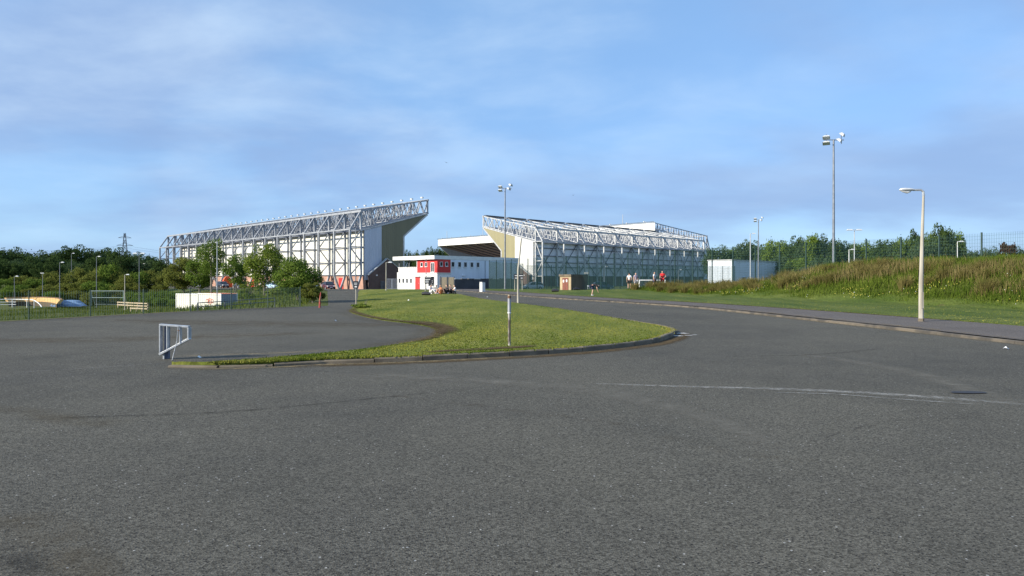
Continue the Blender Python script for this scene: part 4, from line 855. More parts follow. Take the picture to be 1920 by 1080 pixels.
tree_px('young_birch', 'tall airy birch on the bank rising in front of the stand behind the containers', 'tree', 396, 444, 126, 56, 11, kind='deep', n=6200, leaf=.14, clumps=60, trunk=.22, group=gb)
tree_px('leafy_bush', 'broad olive bush at the far left end of the bank row', 'bush', 345, 484, 135, 68, 12, kind='olive', n=8500, leaf=.18, clumps=50, trunk=.06, stems=4, group=gb)
tree_px('leafy_bush', 'rounded bush filling the gap left of the tall airy birch', 'bush', 374, 482, 130, 56, 13, kind='deep', n=7500, leaf=.17, clumps=44, trunk=.05, stems=4, group=gb)
tree_px('young_tree', 'small thin tree between the airy birch and the forked tree', 'tree', 441, 480, 118, 50, 14, kind='deep', n=5500, leaf=.14, clumps=40, trunk=.12, stems=2, group=gb)
tree_px('forked_tree', 'mid green tree with a forked pale trunk above the bank', 'tree', 497, 455, 84, 70, 15, kind='mid', n=7200, leaf=.125, clumps=60, trunk=.16, stems=3, group=gb)
tree_px('garden_tree', 'dense round dark tree with several whitish stems beside the path', 'tree', 559, 483, 47, 84, 16, ybase=569, kind='deep', n=16000, leaf=.06, clumps=70, trunk=.10, stems=4, group=gb)
tree_px('flowering_shrub', 'pale leaved shrub leaning over the path edge by the red post', 'shrub', 586, 528, 45, 46, 17, ybase=568, kind='olive', n=5500, leaf=.05, clumps=30, trunk=.04, stems=4, group=gb)
tree_px('low_shrub', 'low spreading green shrub at the foot of the sign post', 'shrub', 681, 569, 36.5, 44, 18, ybase=584, kind='mid', n=2600, leaf=.04, clumps=24, trunk=.0, stems=3)
for i, (px, yt, Y, w) in enumerate(((470, 527, 78, 40), (520, 540, 66, 44), (560, 548, 58, 36))):
    tree_px('bank_shrub', ['dark shrub under the forked tree', 'bright low shrub right of the forked tree trunk', 'low shrub behind the dense round tree', 'small shrub beside the shaded end of the container'][i], 'shrub', px, yt, Y, w, 20 + i, kind='mid', n=2600, leaf=.08, clumps=22, trunk=0, stems=3, group=gb)
# wood on the far left hill: four crowns, copied
protos = []
for i, (kd, sh) in enumerate((('dark', 'round'), ('blue', 'wide'), ('dark', 'wide'), ('olive', 'round'), ('deep', 'round'))):
    protos.append(tree('wood_tree', 'x', 'tree', (0, -400, 0), 10, 10, 40 + i, kind=kd, n=5200, leaf=.27, clumps=60, shape=sh, trunk=.08 if sh != 'cone' else .04, tm=M['dbark']))
first = [True] * len(protos); seen = {}
def wood(k, px, ytop, Y, wpx, label, name, group):
    x = (px - 960) / F * Y; z = hz(x, Y) - .3; h = H + (HZ - ytop) / F * Y - z; s = wpx / F * Y / 10; o = protos[k]
    sc = (s, s * random.uniform(.85, 1.1), h / 10); rz = random.uniform(0, 6.283)
    seen[label] = seen.get(label, 0) + 1
    if first[k]:
        first[k] = False; o.name = name; o.location = (x, Y, z); o.rotation_euler.z = rz; o.scale = sc; o['label'] = label; o['group'] = group; return o
    d = dup(o, (x, Y, z), rz, sc, label, group); d.name = name; return d
gw = 'wood on the hill at far left'
sky_trees = [(-12, 456, 88), (18, 457, 62), (50, 469, 44), (78, 463, 50), (104, 463, 46), (124, 456, 52), (150, 453, 54), (176, 461, 46), (200, 459, 50), (224, 458, 46), (250, 466, 46), (272, 472, 42), (292, 476, 40), (306, 484, 34)]
for i, (px, yt, w) in enumerate(sky_trees):
    wood((0, 1, 2)[i % 3], px, yt + 6, 232 + (i * 37) % 30, w * 1.15, 'dark broad tree on the skyline of the far left wood', 'wood_tree', gw)
for i in range(17):
    wood((0, 2, 1)[i % 3], -8 + i * 19.5 + random.uniform(-5, 5), 484 + random.uniform(-5, 7), 205 + random.uniform(-8, 8), 46, 'dark tree in the middle row of the far left wood', 'wood_tree', gw)
for i in range(11):
    wood(0, -6 + i * 11.5, 490 + random.uniform(-2, 3) + i * .2, 178 + random.uniform(-3, 3), 30, 'dark hedge tree in the clipped row at far left', 'hedge_tree', 'clipped dark hedge row')
for px, yt, w in ((8, 520, 44), (46, 516, 50), (66, 520, 36), (100, 508, 40), (128, 512, 44), (150, 500, 42), (170, 508, 40), (186, 497, 36), (206, 490, 40), (222, 500, 36), (240, 512, 44), (262, 506, 36), (282, 505, 38), (300, 515, 30), (30, 532, 40), (86, 532, 44), (116, 530, 40), (146, 528, 46), (176, 524, 44), (204, 530, 42), (226, 530, 36), (60, 540, 42), (100, 544, 40), (140, 545, 44), (170, 546, 36), (300, 533, 34), (255, 528, 40), (12, 540, 38)):
    Y = 150 - (yt - 490) * .30 + random.uniform(-3, 3); wood(3 if random.random() < .7 else 4, px, yt, Y, w, 'rounded green shrub on the slope below the left wood', 'slope_shrub', 'shrubs on the slope below the left wood')
for px, yt, Y, w in ((246, 545, 128, 34), (268, 546, 126, 36), (290, 545, 124, 38), (312, 543, 124, 40), (330, 546, 122, 34), (282, 556, 118, 30), (306, 557, 116, 34), (258, 558, 120, 30), (326, 560, 113, 24), (455, 548, 108, 26), (474, 551, 100, 30)):
    wood(4, px, yt, Y, w, 'rounded green shrub on the bank beside the containers', 'bank_shrub', 'shrubs on the bank beside the containers')
# right: mixed trees beyond the pitch, then a clump of conifers
for i, (px, yt, Y, w) in enumerate(((1345, 463, 215, 40), (1372, 466, 220, 40), (1394, 453, 212, 34), (1412, 456, 215, 36), (1436, 462, 190, 36), (1454, 449, 178, 36), (1474, 455, 180, 40), (1494, 447, 172, 36), (1516, 446, 168, 34), (1524, 438, 165, 28), (1546, 442, 165, 30), (1566, 452, 165, 38), (1590, 455, 165, 40), (1612, 453, 165, 36), (1634, 458, 165, 40), (1652, 455, 160, 34), (1464, 480, 168, 36), (1500, 484, 160, 40), (1540, 484, 155, 44), (1482, 496, 160, 36), (1520, 500, 150, 36), (1320, 466, 300, 34))):
    wood((1, 4, 1, 2)[i % 4], px, yt - 4, Y, w * 1.3, 'green tree in the belt beyond the pitch at right', 'belt_tree', 'belt of trees beyond the pitch')
for i, (px, yt, Y, w) in enumerate(((1668, 452, 118, 30), (1684, 443, 116, 26), (1698, 438, 115, 26), (1712, 432, 115, 26), (1730, 434, 116, 26), (1748, 428, 114, 26), (1760, 421, 113, 26), (1774, 425, 113, 26), (1787, 423, 114, 26), (1797, 444, 116, 24), (1740, 444, 110, 30), (1722, 450, 109, 30))):
    wood((2, 1, 4)[i % 3] if i < 10 else 1, px, yt + (3 if i % 3 else -1), Y, w * 1.5, 'tall blue green tree in the clump behind the white street lamp', 'clump_tree', 'clump of tall trees behind the mound')
for i, (px, yt) in enumerate(((1816, 463), (1838, 465), (1858, 462), (1910, 461))):
    wood(1, px, yt, 112, 40, 'low round tree top showing above the right end of the mound', 'belt_tree', 'low trees above the right end of the mound')
tree_px('copper_tree', 'small copper leaved tree among green tops above the right end of the mound', 'tree', 1888, 457, 111, 34, 77, kind='redl', n=2200, leaf=.2, clumps=26)
for i in range(14):
    wood((0, 1)[i % 2], 762 + i * 10, 470 - 9 * math.exp(-((i - 7) / 3.5) ** 2) + random.uniform(-2, 2), 440 + random.uniform(-10, 10), 20, 'tiny dark tree on the far hill seen between the two stands', 'hill_tree', 'trees on the far hill between the stands')

# ------------------------------------------------------------------ poles, lamps, masts
def mast(label, px, ytop, Y, kind, zb=None, r=.09, m=None, group='floodlight masts', name='floodlight_mast', cat='floodlight mast', lean=0):
    x = (px - 960) / F * Y; z = hz(x, Y) if zb is None else zb; h = H + (HZ - ytop) / F * Y - z
    o = empty(name, (x, Y, z), 0, label, cat, group)
    MB().tube([(0, 0, -.2), (0, 0, h * .5), (lean, 0, h)], [r, r * .85, r * .62], 10).build('pole', m or M['mast'], o, True)
    if kind != 'bare': MB().tube([(0, 0, -.2), (0, 0, .25)], [r * 1.5, r * 1.4], 10).build('base_collar', m or M['mast'], o)
    def head(c, d, rz, tilt):
        mb = MB(); w, dp, t = d; M3 = Matrix.Translation(c) @ Matrix.Rotation(rz, 4, 'Z') @ Matrix.Rotation(tilt, 4, 'X')
        mb.add([M3 @ Vector(p) for p in ((-w, -dp, -t), (w, -dp, -t), (w, dp, -t), (-w, dp, -t), (-w * .6, -dp * .5, t), (w * .6, -dp * .5, t), (w * .6, dp * .5, t), (-w * .6, dp * .5, t))], [(0, 3, 2, 1), (4, 5, 6, 7), (0, 1, 5, 4), (1, 2, 6, 5), (2, 3, 7, 6), (3, 0, 4, 7)])
        hd = mb.build('lamp_head', M['lhead'], o)
        ml = MB(); ml.add([M3 @ Vector(p) for p in ((-w * .88, -dp * .88, -t - .012), (w * .88, -dp * .88, -t - .012), (w * .88, dp * .88, -t - .012), (-w * .88, dp * .88, -t - .012), (-w * .88, -dp * .88, -t - .003), (w * .88, -dp * .88, -t - .003), (w * .88, dp * .88, -t - .003), (-w * .88, dp * .88, -t - .003))], [(0, 3, 2, 1), (4, 5, 6, 7), (0, 1, 5, 4), (1, 2, 6, 5), (2, 3, 7, 6), (3, 0, 4, 7)]); ml.build('lens', M['lamp'], hd)
    if kind == 'quad':
        MB().bar((-.95, 0, h - .02), (.95, 0, h - .02), .07).build('cross_arm', M['mast'], o)
        for sx, rz, tl in ((-.68, -.5, -.5), (.72, .9, .75)):
            for dz in (.26, -.28): head(Vector((sx + (dz * .5 if sx > 0 else 0), 0, h + dz + (.25 if sx > 0 else 0))), (.32, .24, .11), rz, tl)
            MB().bar((sx, 0, h - .4), (sx, 0, h + .5), .05).build('bracket', M['mast'], o)
    elif kind == 'tee':
        MB().bar((-.6, 0, h), (.6, 0, h), .05).build('cross_arm', M['mast'], o)
        for sx in (-.62, .62): head(Vector((sx, 0, h + .02)), (.42, .2, .08), 0, 0)
    elif kind == 'single':
        MB().bar((0, 0, h - .02), (.34, 0, h + .03), .05).build('arm', m or M['mast'], o); head(Vector((.48, 0, h + .03)), (.24, .13, .07), 0, 0)
    elif kind == 'pair':
        for sx in (-.16, .16): head(Vector((sx, -.1, h + .1)), (.15, .13, .07), 0, -1.1)
    return o
mast('tallest grey floodlight mast with four heads, behind the mound at right', 1563, 262, 65, 'quad', r=.13)
mast('slim floodlight mast with four heads standing before the right stand', 947, 353, 101, 'quad', r=.13)
mast('distant floodlight mast with four heads in front of the belt of trees', 1422, 412, 150, 'quad', r=.14)
mast('pale lamp column with one head beside the distant four headed mast', 1407, 438, 98, 'single', r=.10, m=M['galv'], group='lamp columns', name='lamp_column', cat='lamp column')
mast('grey T shaped twin lamp column right of the tallest mast', 1602, 431, 92, 'tee', r=.08, m=M['galv'], group='lamp columns', name='lamp_column', cat='lamp column')
mast('short white lamp post behind the mound left of the T shaped lamp column', 1592, 468, 84, 'single', r=.07, m=M['frame'], group='lamp columns', name='lamp_column', cat='lamp column')
mast('small white lamp post in front of the clump of tall trees', 1795, 453, 80, 'single', r=.06, m=M['frame'], group='lamp columns', name='lamp_column', cat='lamp column')
for i, (px, yt, Y, kd, lb) in enumerate(((27, 518, 122, 'single', 'thin lamp post nearest the left edge, behind the ochre berm'), (80, 513, 124, 'pair', 'lamp post with twin heads rising behind the ochre berm'), (112, 492, 112, 'single', 'tall thin lamp post rising from the blue tarpaulin berm'), (134, 475, 158, 'single', 'tall distant lamp post on the shrub slope, left of the green goal'), (181, 481, 120, 'single', 'tall green grey lamp post at the left side of the green goal'), (261, 475, 115, 'tee', 'tall lamp post with a T head left of the containers'), (234, 515, 108, 'single', 'short white lamp post at the right side of the green goal'))):
    mast(lb, px, yt, Y, kd, r=.06 if i != 6 else .08, m=M['mast'] if i != 6 else M['pole'], group='lamp columns', name='lamp_column', cat='lamp column')
mast('slim lamp column rising behind the white container with the orange roof', 407, 453, 97, 'bare', r=.08, m=M['galv'], group='lamp columns', name='lamp_column', cat='lamp column')
mast('tall thin column behind the sign post, against the cream stand', 667, 428, 112, 'bare', r=.10, m=M['mast'], group='lamp columns', name='lamp_column', cat='lamp column')
mast('pale lamp post in front of the dark brick gable', 724, 492, 84, 'single', r=.07, m=M['pole'], group='lamp columns', name='lamp_column', cat='lamp column')
mast('thin lamp post with a flat dark head before the red clubhouse panels', 799, 484, 104, 'single', r=.06, m=M['mast'], group='lamp columns', name='lamp_column', cat='lamp column')
mast('lamp post with a small white head in the middle of the right stand front', 1133, 500, 145, 'single', r=.07, group='lamp columns', name='lamp_column', cat='lamp column')
mast('lamp post with a small white head towards the far end of the right stand', 1272, 506, 150, 'single', r=.07, group='lamp columns', name='lamp_column', cat='lamp column')
mast('short post with twin white floodlights behind the brick hut', 1099, 513, 95, 'pair', r=.05, group='lamp columns', name='lamp_column', cat='lamp column')
mast('pale slightly leaning column without a lantern on the lawn edge', 971.5, 447, 43.0, 'bare', zb=.1, r=.075, m=M['pole'], group='lamp columns', name='lamp_column', cat='lamp column', lean=.2)

# white street lamp on the verge
lx, ly = G(1727, 603, .12); sl = empty('street_lamp', (lx, ly, .13), 0, 'white concrete street lamp with a curved arm on the grass verge', 'street lamp')
hh_ = 4.30; mb = MB(); nn = 8
mb.tube([(0, 0, -.2), (0, 0, 0), (.0, 0, 1.2), (.04, 0, 3.0), (.085, 0, hh_ + .05)], [.088, .086, .076, .054, .036], 8); mb.build('column', M['pole'], sl)
MB().tube([(0, 0, -.02), (0, 0, .10)], [.102, .098], 8).build('base_collar', M['kerb'], sl)
MB().tube([(.085, 0, hh_), (.075, 0, hh_ + .14), (.0, 0, hh_ + .205), (-.28, 0, hh_ + .20)], [.045, .042, .038, .036], 8).build('arm', M['galv'], sl, True)
mb = MB(); secs = [(-.22, .035, .03), (-.34, .075, .055), (-.55, .10, .07), (-.70, .075, .05), (-.74, .02, .02)]; o0 = len(mb.v)
mb.tube([(s[0], 0, hh_ + .21) for s in secs], [s[1] for s in secs], 10); mb.v = [(x, y, hh_ + .21 + (z - hh_ - .21) * .65) for x, y, z in mb.v]; hd = mb.build('lantern', M['lhead'], sl, True)
mb = MB(); mb.tube([(-.36, 0, hh_ + .155), (-.48, 0, hh_ + .135), (-.66, 0, hh_ + .16)], [.03, .06, .03], 8); mb.build('lens', M['lamp'], hd, True)
MB().bx((-.04, -.094, .45), (.04, -.070, 1.0)).build('access_door', M['pole'], sl)

# bollard pole on the lawn edge
bx_, by_ = G(955, 648, .12); bo = empty('marker_post', (bx_, by_, .12), 0, 'thin metal post with grey sleeve and rusty white lower half on the lawn edge', 'post')
MB().tube([(0, 0, -.2), (0, 0, .04), (0, 0, .72)], [.031, .030, .029], 12).build('lower_tube', mat('flaking_paint', (.42, .40, .36), (.10, .08, .065), 6, .8, stretch=(1, 1, .5), lo=.46, hi=.56), bo, True)
MB().tube([(0, 0, .70), (0, 0, 1.07)], .036, 12).build('upper_tube', mat('grey_plastic_sleeve', (.36, .37, .39), (.24, .25, .27), 7, .6, stretch=(1, 1, .4)), bo, True)
MB().tube([(0, 0, .715), (0, 0, .735)], .040, 12).build('collar', M['frame'], bo); MB().tube([(0, 0, 1.04), (0, 0, 1.10)], .0375, 12).build('cap', M['rust'], bo); MB().tube([(0, 0, 1.10), (0, 0, 1.115)], [.03, .028], 12).build('cap_top', M['wood'], bo)

# swing barrier gate at the left corner of the lawn
gx_, gy_ = (299 - 960) / F * 13.4, 13.4; sg_ = 13.4 / F; gt = empty('barrier_gate', (gx_, gy_, .03), R(0), 'galvanised tapered barrier gate on a short post at the left tip of the lawn', 'gate')
Z = lambda py: H + (HZ - py) / F * 13.4 - .03
K = lambda px: (px - 299) * sg_
def gbar(a, b, w=.034, d=.09): return MB().bar((K(a[0]), 0, Z(a[1])), (K(b[0]), 0, Z(b[1])), w, w) if False else gb_(a, b, w, d)
def gb_(a, b, w, d):
    A_, B_ = Vector((K(a[0]), 0, Z(a[1]))), Vector((K(b[0]), 0, Z(b[1]))); t = (B_ - A_).normalized(); n = Vector((-t.z, 0, t.x)) * w / 2; mb = MB()
    mb.add([A_ - n + Vector((0, -.0, 0)), B_ - n, B_ + n, A_ + n, A_ - n + Vector((0, d, 0)), B_ - n + Vector((0, d, 0)), B_ + n + Vector((0, d, 0)), A_ + n + Vector((0, d, 0))], [(0, 1, 2, 3), (7, 6, 5, 4), (0, 4, 5, 1), (1, 5, 6, 2), (2, 6, 7, 3), (3, 7, 4, 0)]); return mb
for nm, a, b, w, d in (('top_rail', (298, 609), (353, 613), .034, .10), ('end_stile', (299.2, 611), (299.2, 664), .024, .10), ('end_stile', (352.2, 615), (352.2, 635), .026, .13), ('diagonal_rail', (298, 665), (354, 635), .038, .10), ('upright', (312.6, 612), (312.6, 655), .020, .09), ('upright', (336.6, 614), (336.6, 643), .022, .09)):
    gb_(a, b, w, d).build(nm, M['galv'], gt, bevel=.004)
MB().bx((K(302), .12, -.2), (K(309.5), .20, Z(612))).build('hinge_post', mat('shaded_gate_post', (.10, .12, .18), (.07, .085, .13), 6, .5), gt)  # dark blue is the post's shaded face, put into the colour
MB().bx((K(301), .085, -.2), (K(303.6), .118, Z(662))).build('lit_post_edge', M['galv'], gt)  # pale strip painted as the sunlit left edge of the post
MB().tube([(K(327), -.10, -.02), (K(333), -.03, Z(640)), (K(334.5), -.012, Z(611))], .006, 6).build('drop_rod', M['galv'], gt)
MB().bx((K(334), -.04, Z(620)), (K(337.5), -.002, Z(619))).build('latch', M['rust'], gt)

# ------------------------------------------------------------------ signs, cabinet, small street furniture
def sign(name, label, px0, px1, y0, y1, ybase, Y, legs, lines, rz=0.0):
    x = (px0 + px1) / 2; s = Y / F; o = empty(name, ((x - 960) * s, Y, H + (HZ - ybase) * s), rz, label, 'sign'); w = (px1 - px0) * s / 2; z0, z1 = (ybase - y1) * s, (ybase - y0) * s
    bd = MB().bx((-w, -.05, z0), (w, .0, z1)).build('board', M['black'], o)
    for (a, b, t, th) in lines:
        zz = z0 + (z1 - z0) * t; MB().bx((-w + 2 * w * a, -.062, zz - th * (z1 - z0) / 2), (-w + 2 * w * b, -.052, zz + th * (z1 - z0) / 2)).build('lettering', M['txt'], bd)
    for lx_ in legs: MB().tube([(w * lx_, .06, -.2), (w * lx_, .06, z1 - .02)], .04 if len(legs) > 1 else .035, 8).build('post', M['pole'], o)
    return o
sign('information_board', 'dark information board on two pale posts in front of the red clubhouse door', 796, 813.5, 518.5, 532, 549, 77, (-.85, .85), ((.08, .60, .60, .10), (.08, .45, .38, .08), (.08, .45, .22, .08), (.8, .86, .42, .1), (.8, .86, .22, .1), (.08, .7, .88, .05)))
sign('direction_sign', 'small dark sign on a single post beside the path, lower part white', 662.5, 672, 527, 540.5, 573, 40, (0,), ((.2, .8, .72, .07), (.2, .8, .55, .07), (.3, .75, .22, .2)))
o = sign('direction_sign', 'dark two row sign on two white posts behind the leaning column', 963.5, 981, 514, 523.5, 546.5, 84, (-.8, .8), ((.1, .45, .70, .14), (.55, .95, .70, .14), (.1, .42, .22, .14), (.72, .95, .22, .14)))
x, y = (904.5 - 960) / F * 76, 76.0; cb_ = empty('utility_cabinet', (x, y, hz(x, y)), R(43), 'white upright utility cabinet with a dark top on the grass by the road', 'cabinet')
MB().bx((-.22, -.22, -.1), (.22, .22, 1.16)).build('body', M['harl'], cb_, bevel=.01); MB().bx((-.24, -.24, 1.163), (.24, .24, 1.26)).build('cap', M['dsteel'], cb_)
for z in (.25, .95): MB().bx((-.232, -.06, z), (-.222, .06, z + .1)).build('vent', M['dsteel'], cb_)
x, y = G(599, 578); rp = empty('barrier_post', (x, y, .03), 0, 'short red barrier post leaning at the corner of the path', 'post')
MB().tube([(0, 0, -.2), (.03, 0, .42), (.07, 0, .84)], [.05, .05, .02], 8).build('post', M['redp'], rp); MB().tube([(.03, -.01, .30), (.08, -.02, .62)], .045, 8).build('sleeve', M['rust'], rp)
# temporary fence panels
hp = P(728, 543, 118); hf = empty('temporary_fence', (hp.x, 116, hz(hp.x, 116)), R(5), 'two grey temporary mesh fence panels between the brick gable and the clubhouse', 'fence')
for i in range(2):
    x0 = i * .98; mb = MB(); mb.bar((x0 + .02, 0, 0), (x0 + .02, 0, 1.75), .05); mb.bar((x0 + .94, 0, 0), (x0 + .94, 0, 1.75), .05); mb.bar((x0, 0, 1.75), (x0 + .96, 0, 1.75), .05); mb.bar((x0, 0, .1), (x0 + .96, 0, .1), .05); pn = mb.build('panel_frame', M['galv'], hf)
    mb = MB()
    for k in range(14): mb.bar((x0 + .06 + k * .065, 0, .1), (x0 + .06 + k * .065, 0, 1.75), .014)
    for k in range(12): mb.bar((x0, .015, .2 + k * .13), (x0 + .96, .015, .2 + k * .13), .014)
    mb.build('wire_mesh', M['galv'], pn)
# dark handrail by the ramp in front of the containers
hr = empty('handrail', (-15.6, 34.4, 0), math.atan2(4.6, 3.0), 'dark two rail handrail by the car park edge in front of the containers', 'handrail')
for z in (.50, .30): MB().tube([(0, 0, z - .12), (4.6, 0, z + .02)], .022, 8).build('rail', M['dsteel'], hr)
for x in (0, 1.5, 3.0, 4.6): MB().tube([(x, 0, -.8), (x, 0, .50 - .12 + x * .03)], .025, 8).build('post', M['dsteel'], hr)

# small goal behind the players, black bags, litter
def goal(label, px0, px1, ytop, Y, zb, h, m, dep, name='football_goal', mid=False):
    x0, x1 = [(p - 960) / F * Y for p in (px0, px1)]; o = empty(name, (x0, Y, zb), 0, label, 'goal'); w = x1 - x0
    for x in (0, w):
        MB().tube([(x, 0, -.1), (x, 0, h)], .06, 8).build('upright', m, o); MB().tube([(x, 0, h), (x, dep, .05)], .03, 6).build('back_stay', m, o)
    MB().tube([(-.05, 0, h), (w + .05, 0, h)], .06, 8).build('crossbar', m, o); MB().tube([(0, dep, .05), (w, dep, .05)], .03, 6).build('ground_bar', m, o)
    if mid: MB().tube([(0, .05, h * .52), (w, .05, h * .52)], .05, 8).build('middle_bar', m, o)
    mb = MB()
    for k in range(1, int(w / .25)): mb.bar((k * .25, .03, h - .05), (k * .25, dep - .03, .1), .012)
    for k in range(1, 9): t = k / 9; mb.bar((0, dep * t, h - (h - .05) * t), (w, dep * t, h - (h - .05) * t), .012)
    mb.build('net', M['mesh'] if mid else M['txt'], o); return o
goal('small white football goal behind the standing players', 1199, 1247, 525, 74.5, .30, 1.1, M['frame'], .9)
goal('pale green ball court goal with a middle bar in the left hollow', 171, 232, 547, 118, -2.9, 2.35, mat('pale_green_steel', (.30, .38, .35), (.22, .29, .27), 4, .5), 1.0, 'ball_court_goal', True)
def bag(label, px, py, L_):
    x, y = G(px, py); o = empty('holdall', (x, y, hz(x, y) + .13), R(random.uniform(-20, 20)), label, 'bag', 'bags lying on the grass')
    mb = MB(); mb.tube([(-L_ / 2, 0, .12), (-L_ * .46, 0, .12), (0, 0, .15), (L_ * .46, 0, .12), (L_ / 2, 0, .12)], [.05, .13, .15, .13, .05], 10); mb.build('body', M['black'], o, True); MB().tube([(-.2, 0, .24), (-.1, -.05, .33), (.1, -.05, .33), (.2, 0, .24)], .015, 6).build('handle', M['dsteel'], o); return o
bag('black holdall lying on the grass left of the brick hut', 1041, 551.5, .75); bag('black holdall lying on the grass in front of the hut side wall', 1081, 547.5, .8); bag('black bag on the lawn edge left of the seated group', 799, 556, .8)
for i, (px, py, z, s, lb) in enumerate(((373, 672, .13, .09, 'crumpled white paper at the left tip of the lawn'), (983, 655, .03, .10, 'crumpled white litter against the kerb right of the metal post'), (1886, 655, .03, .12, 'white litter on the tarmac near the right edge'), (914, 558, .14, .16, 'white litter on the far lawn edge by the cabinet'), (629, 603, .03, .12, 'white litter on the car park left of the lawn'), (766, 564, .14, .16, 'white litter in the middle of the lawn'))):
    x, y = G(px, py, z); mb = MB(); rg = random.Random(i)
    V = [(s * rg.uniform(.3, .6) * math.cos(k), s * rg.uniform(.3, .6) * math.sin(k), rg.uniform(0, .4) * s) for k in np.arange(0, 6.2, .9)]; mb.add(V + [(0, 0, s * .55)], [(k, (k + 1) % 7, 7) for k in range(7)]); o = mb.build('litter', M['txt']); o.location = (x, y, z + .005); tag(o, lb, 'litter', 'scraps of litter')

# ------------------------------------------------------------------ cycle track pieces in the hollow
def ribbon(name, label, cat, pts, z0, z1, th, m, lean=0.0, parts=()):
    x, y = pts[0]; o = empty(name, (x, y, 0), 0, label, cat); mb = MB(); q = smooth_line([(a - x, b - y) for a, b in pts], 4); q2 = offset_line(q, th); q3 = offset_line(q, lean)
    for i in range(len(q) - 1):
        A_, B_, C_, D_ = q[i], q[i + 1], q2[i], q2[i + 1]; E_, G_ = q3[i], q3[i + 1]
        mb.add([(*A_, z0), (*B_, z0), (*G_, z1), (*E_, z1), (*C_, z0), (*D_, z0), (D_[0] + G_[0] - B_[0], D_[1] + G_[1] - B_[1], z1), (C_[0] + E_[0] - A_[0], C_[1] + E_[1] - A_[1], z1)], [(0, 1, 2, 3), (3, 2, 6, 7), (4, 7, 6, 5)] + ([(0, 3, 7, 4)] if i == 0 else []) + ([(1, 5, 6, 2)] if i == len(q) - 2 else []))
    mb.build('surface', m, o); return o, q
zb = -2.95
pp = [((px - 960) / F * Y, Y) for px, Y in ((16, 121), (40, 123), (66, 123), (86, 120.5), (100, 116), (106, 111))]
ob_, q = ribbon('banked_turn', 'ochre banked turn of the cycle track at far left', 'cycle ramp', pp, -2.50, -1.80, .5, M['ochre'], .5)
for a_, b_ in zip(q[:-1], q[1:]): pass
mb = MB()
for i in range(len(q) - 1): mb.add([(*q[i], -3.3), (*q[i + 1], -3.3), (*q[i + 1], -2.51), (*q[i], -2.51)], [(0, 1, 2, 3)])
mb.build('base_skirt', M['soil'], ob_)
mb = MB()
for i in range(len(q) - 1): mb.bar((*offset_line(q, .75)[i], -1.70), (*offset_line(q, .75)[i + 1], -1.70), .10)
mb.build('top_rail', M['rust'], ob_)
pp = [((px - 960) / F * Y, Y) for px, Y in ((-40, 112), (0, 113), (30, 113.5), (56, 112), (70, 109), (78, 105))]
wr = empty('track_rail', (pp[0][0], pp[0][1], 0), 0, 'white curved rail in front of the ochre banked turn', 'rail'); q = smooth_line([(a - pp[0][0], b - pp[0][1]) for a, b in pp], 4)
MB().tube([(a, b, zb + 1.12 - .9 * max(0, (i - 13) / 7) ** 1.2) for i, (a, b) in enumerate(q)], .07, 6).build('top_rail', M['frame'], wr)
for z in (.68, .28): MB().tube([(a, b, zb + z) for a, b in q[:9]], .05, 6).build('lower_rail', M['frame'], wr)
for i in (3, 7, 11, 14): MB().tube([(*q[i], zb - .2), (*q[i], zb + 1.1)], .06, 6).build('post', M['frame'], wr)
for j, (y_, zt, lb) in enumerate(((118, .95, 'rear ridge of blue tarpaulin right of the ochre banked turn'), (114.5, .55, 'front ridge of blue tarpaulin right of the ochre banked turn'))):
    x0, x1 = [(p - 960) / F * y_ for p in (101 + j * 2, 156 + j * 3)]; mb = MB(); n = 12
    for i in range(n + 1):
        x = x0 + (x1 - x0) * i / n; k = math.sin(math.pi * min(1, (i + .3) / 3) / 2) * math.sin(math.pi * min(1, (n - i + .3) / 3) / 2); pr = [(-1.1, 0), (-.9, .45), (-.35, .95), (.35, 1), (.9, .5), (1.1, 0)]
        mb.v += [(x, y_ + a, zb - .05 + zt * b * k * random.uniform(.93, 1.05)) for a, b in pr]
        if i:
            for c in range(5): o0 = (i - 1) * 6 + c; mb.f.append((o0, o0 + 1, o0 + 7, o0 + 6)); mb.m.append(0)
    tag(mb.build('tarpaulin_mound', M['blue'], None, True), lb, 'tarpaulin', 'blue tarpaulin ridges')
def low_rail(label, a, b, z, hs):
    x0, y0 = a; o = empty('timber_rail', (x0, y0, z), math.atan2(b[1] - y0, b[0] - x0), label, 'rail', 'low timber rails in the hollow'); L_ = math.hypot(b[0] - x0, b[1] - y0)
    for h in hs: MB().bx((0, -.05, h - .09), (L_, .05, h + .09)).build('rail', M['wood'], o)
    for k in range(4): MB().bx((L_ * k / 3 - .06, .055, -.2), (L_ * k / 3 + .06, .15, hs[0] + .12)).build('post', M['wood'], o)
pxY = lambda px, Y: ((px - 960) / F * Y, Y)
low_rail('upper weathered timber rail right of the green goal', pxY(220, 112), pxY(276, 106), -3.0, (.75, .35))
low_rail('short lower timber rail nearest the fence right of the green goal', pxY(244, 99), pxY(276, 97), -3.0, (.35,))
for i, (px, py, Y) in enumerate(((152, 543, 138), (160, 543, 138), (161, 551, 130))):
    x, y = pxY(px, Y); z = hz(x, y); o = empty('marker_post', (x, y, z), 0, ['left hand white marker post of a close pair on the slope', 'right hand white marker post of a close pair on the slope', 'lowest white marker post on the slope'][i], 'post', 'white marker posts on the slope')
    MB().bx((-.06, -.04, -.2), (.06, .04, 1.2)).build('post', M['dsteel'], o); MB().bx((-.14, -.07, .55), (.14, -.045, 1.25)).build('plate', M['frame'], o)
x, y = on_left(53, 6); bn = empty('popup_banner', (x, y, hz(x, y)), LR + R(100), 'rounded orange pop-up banner among the cars by the cream stand', 'banner')
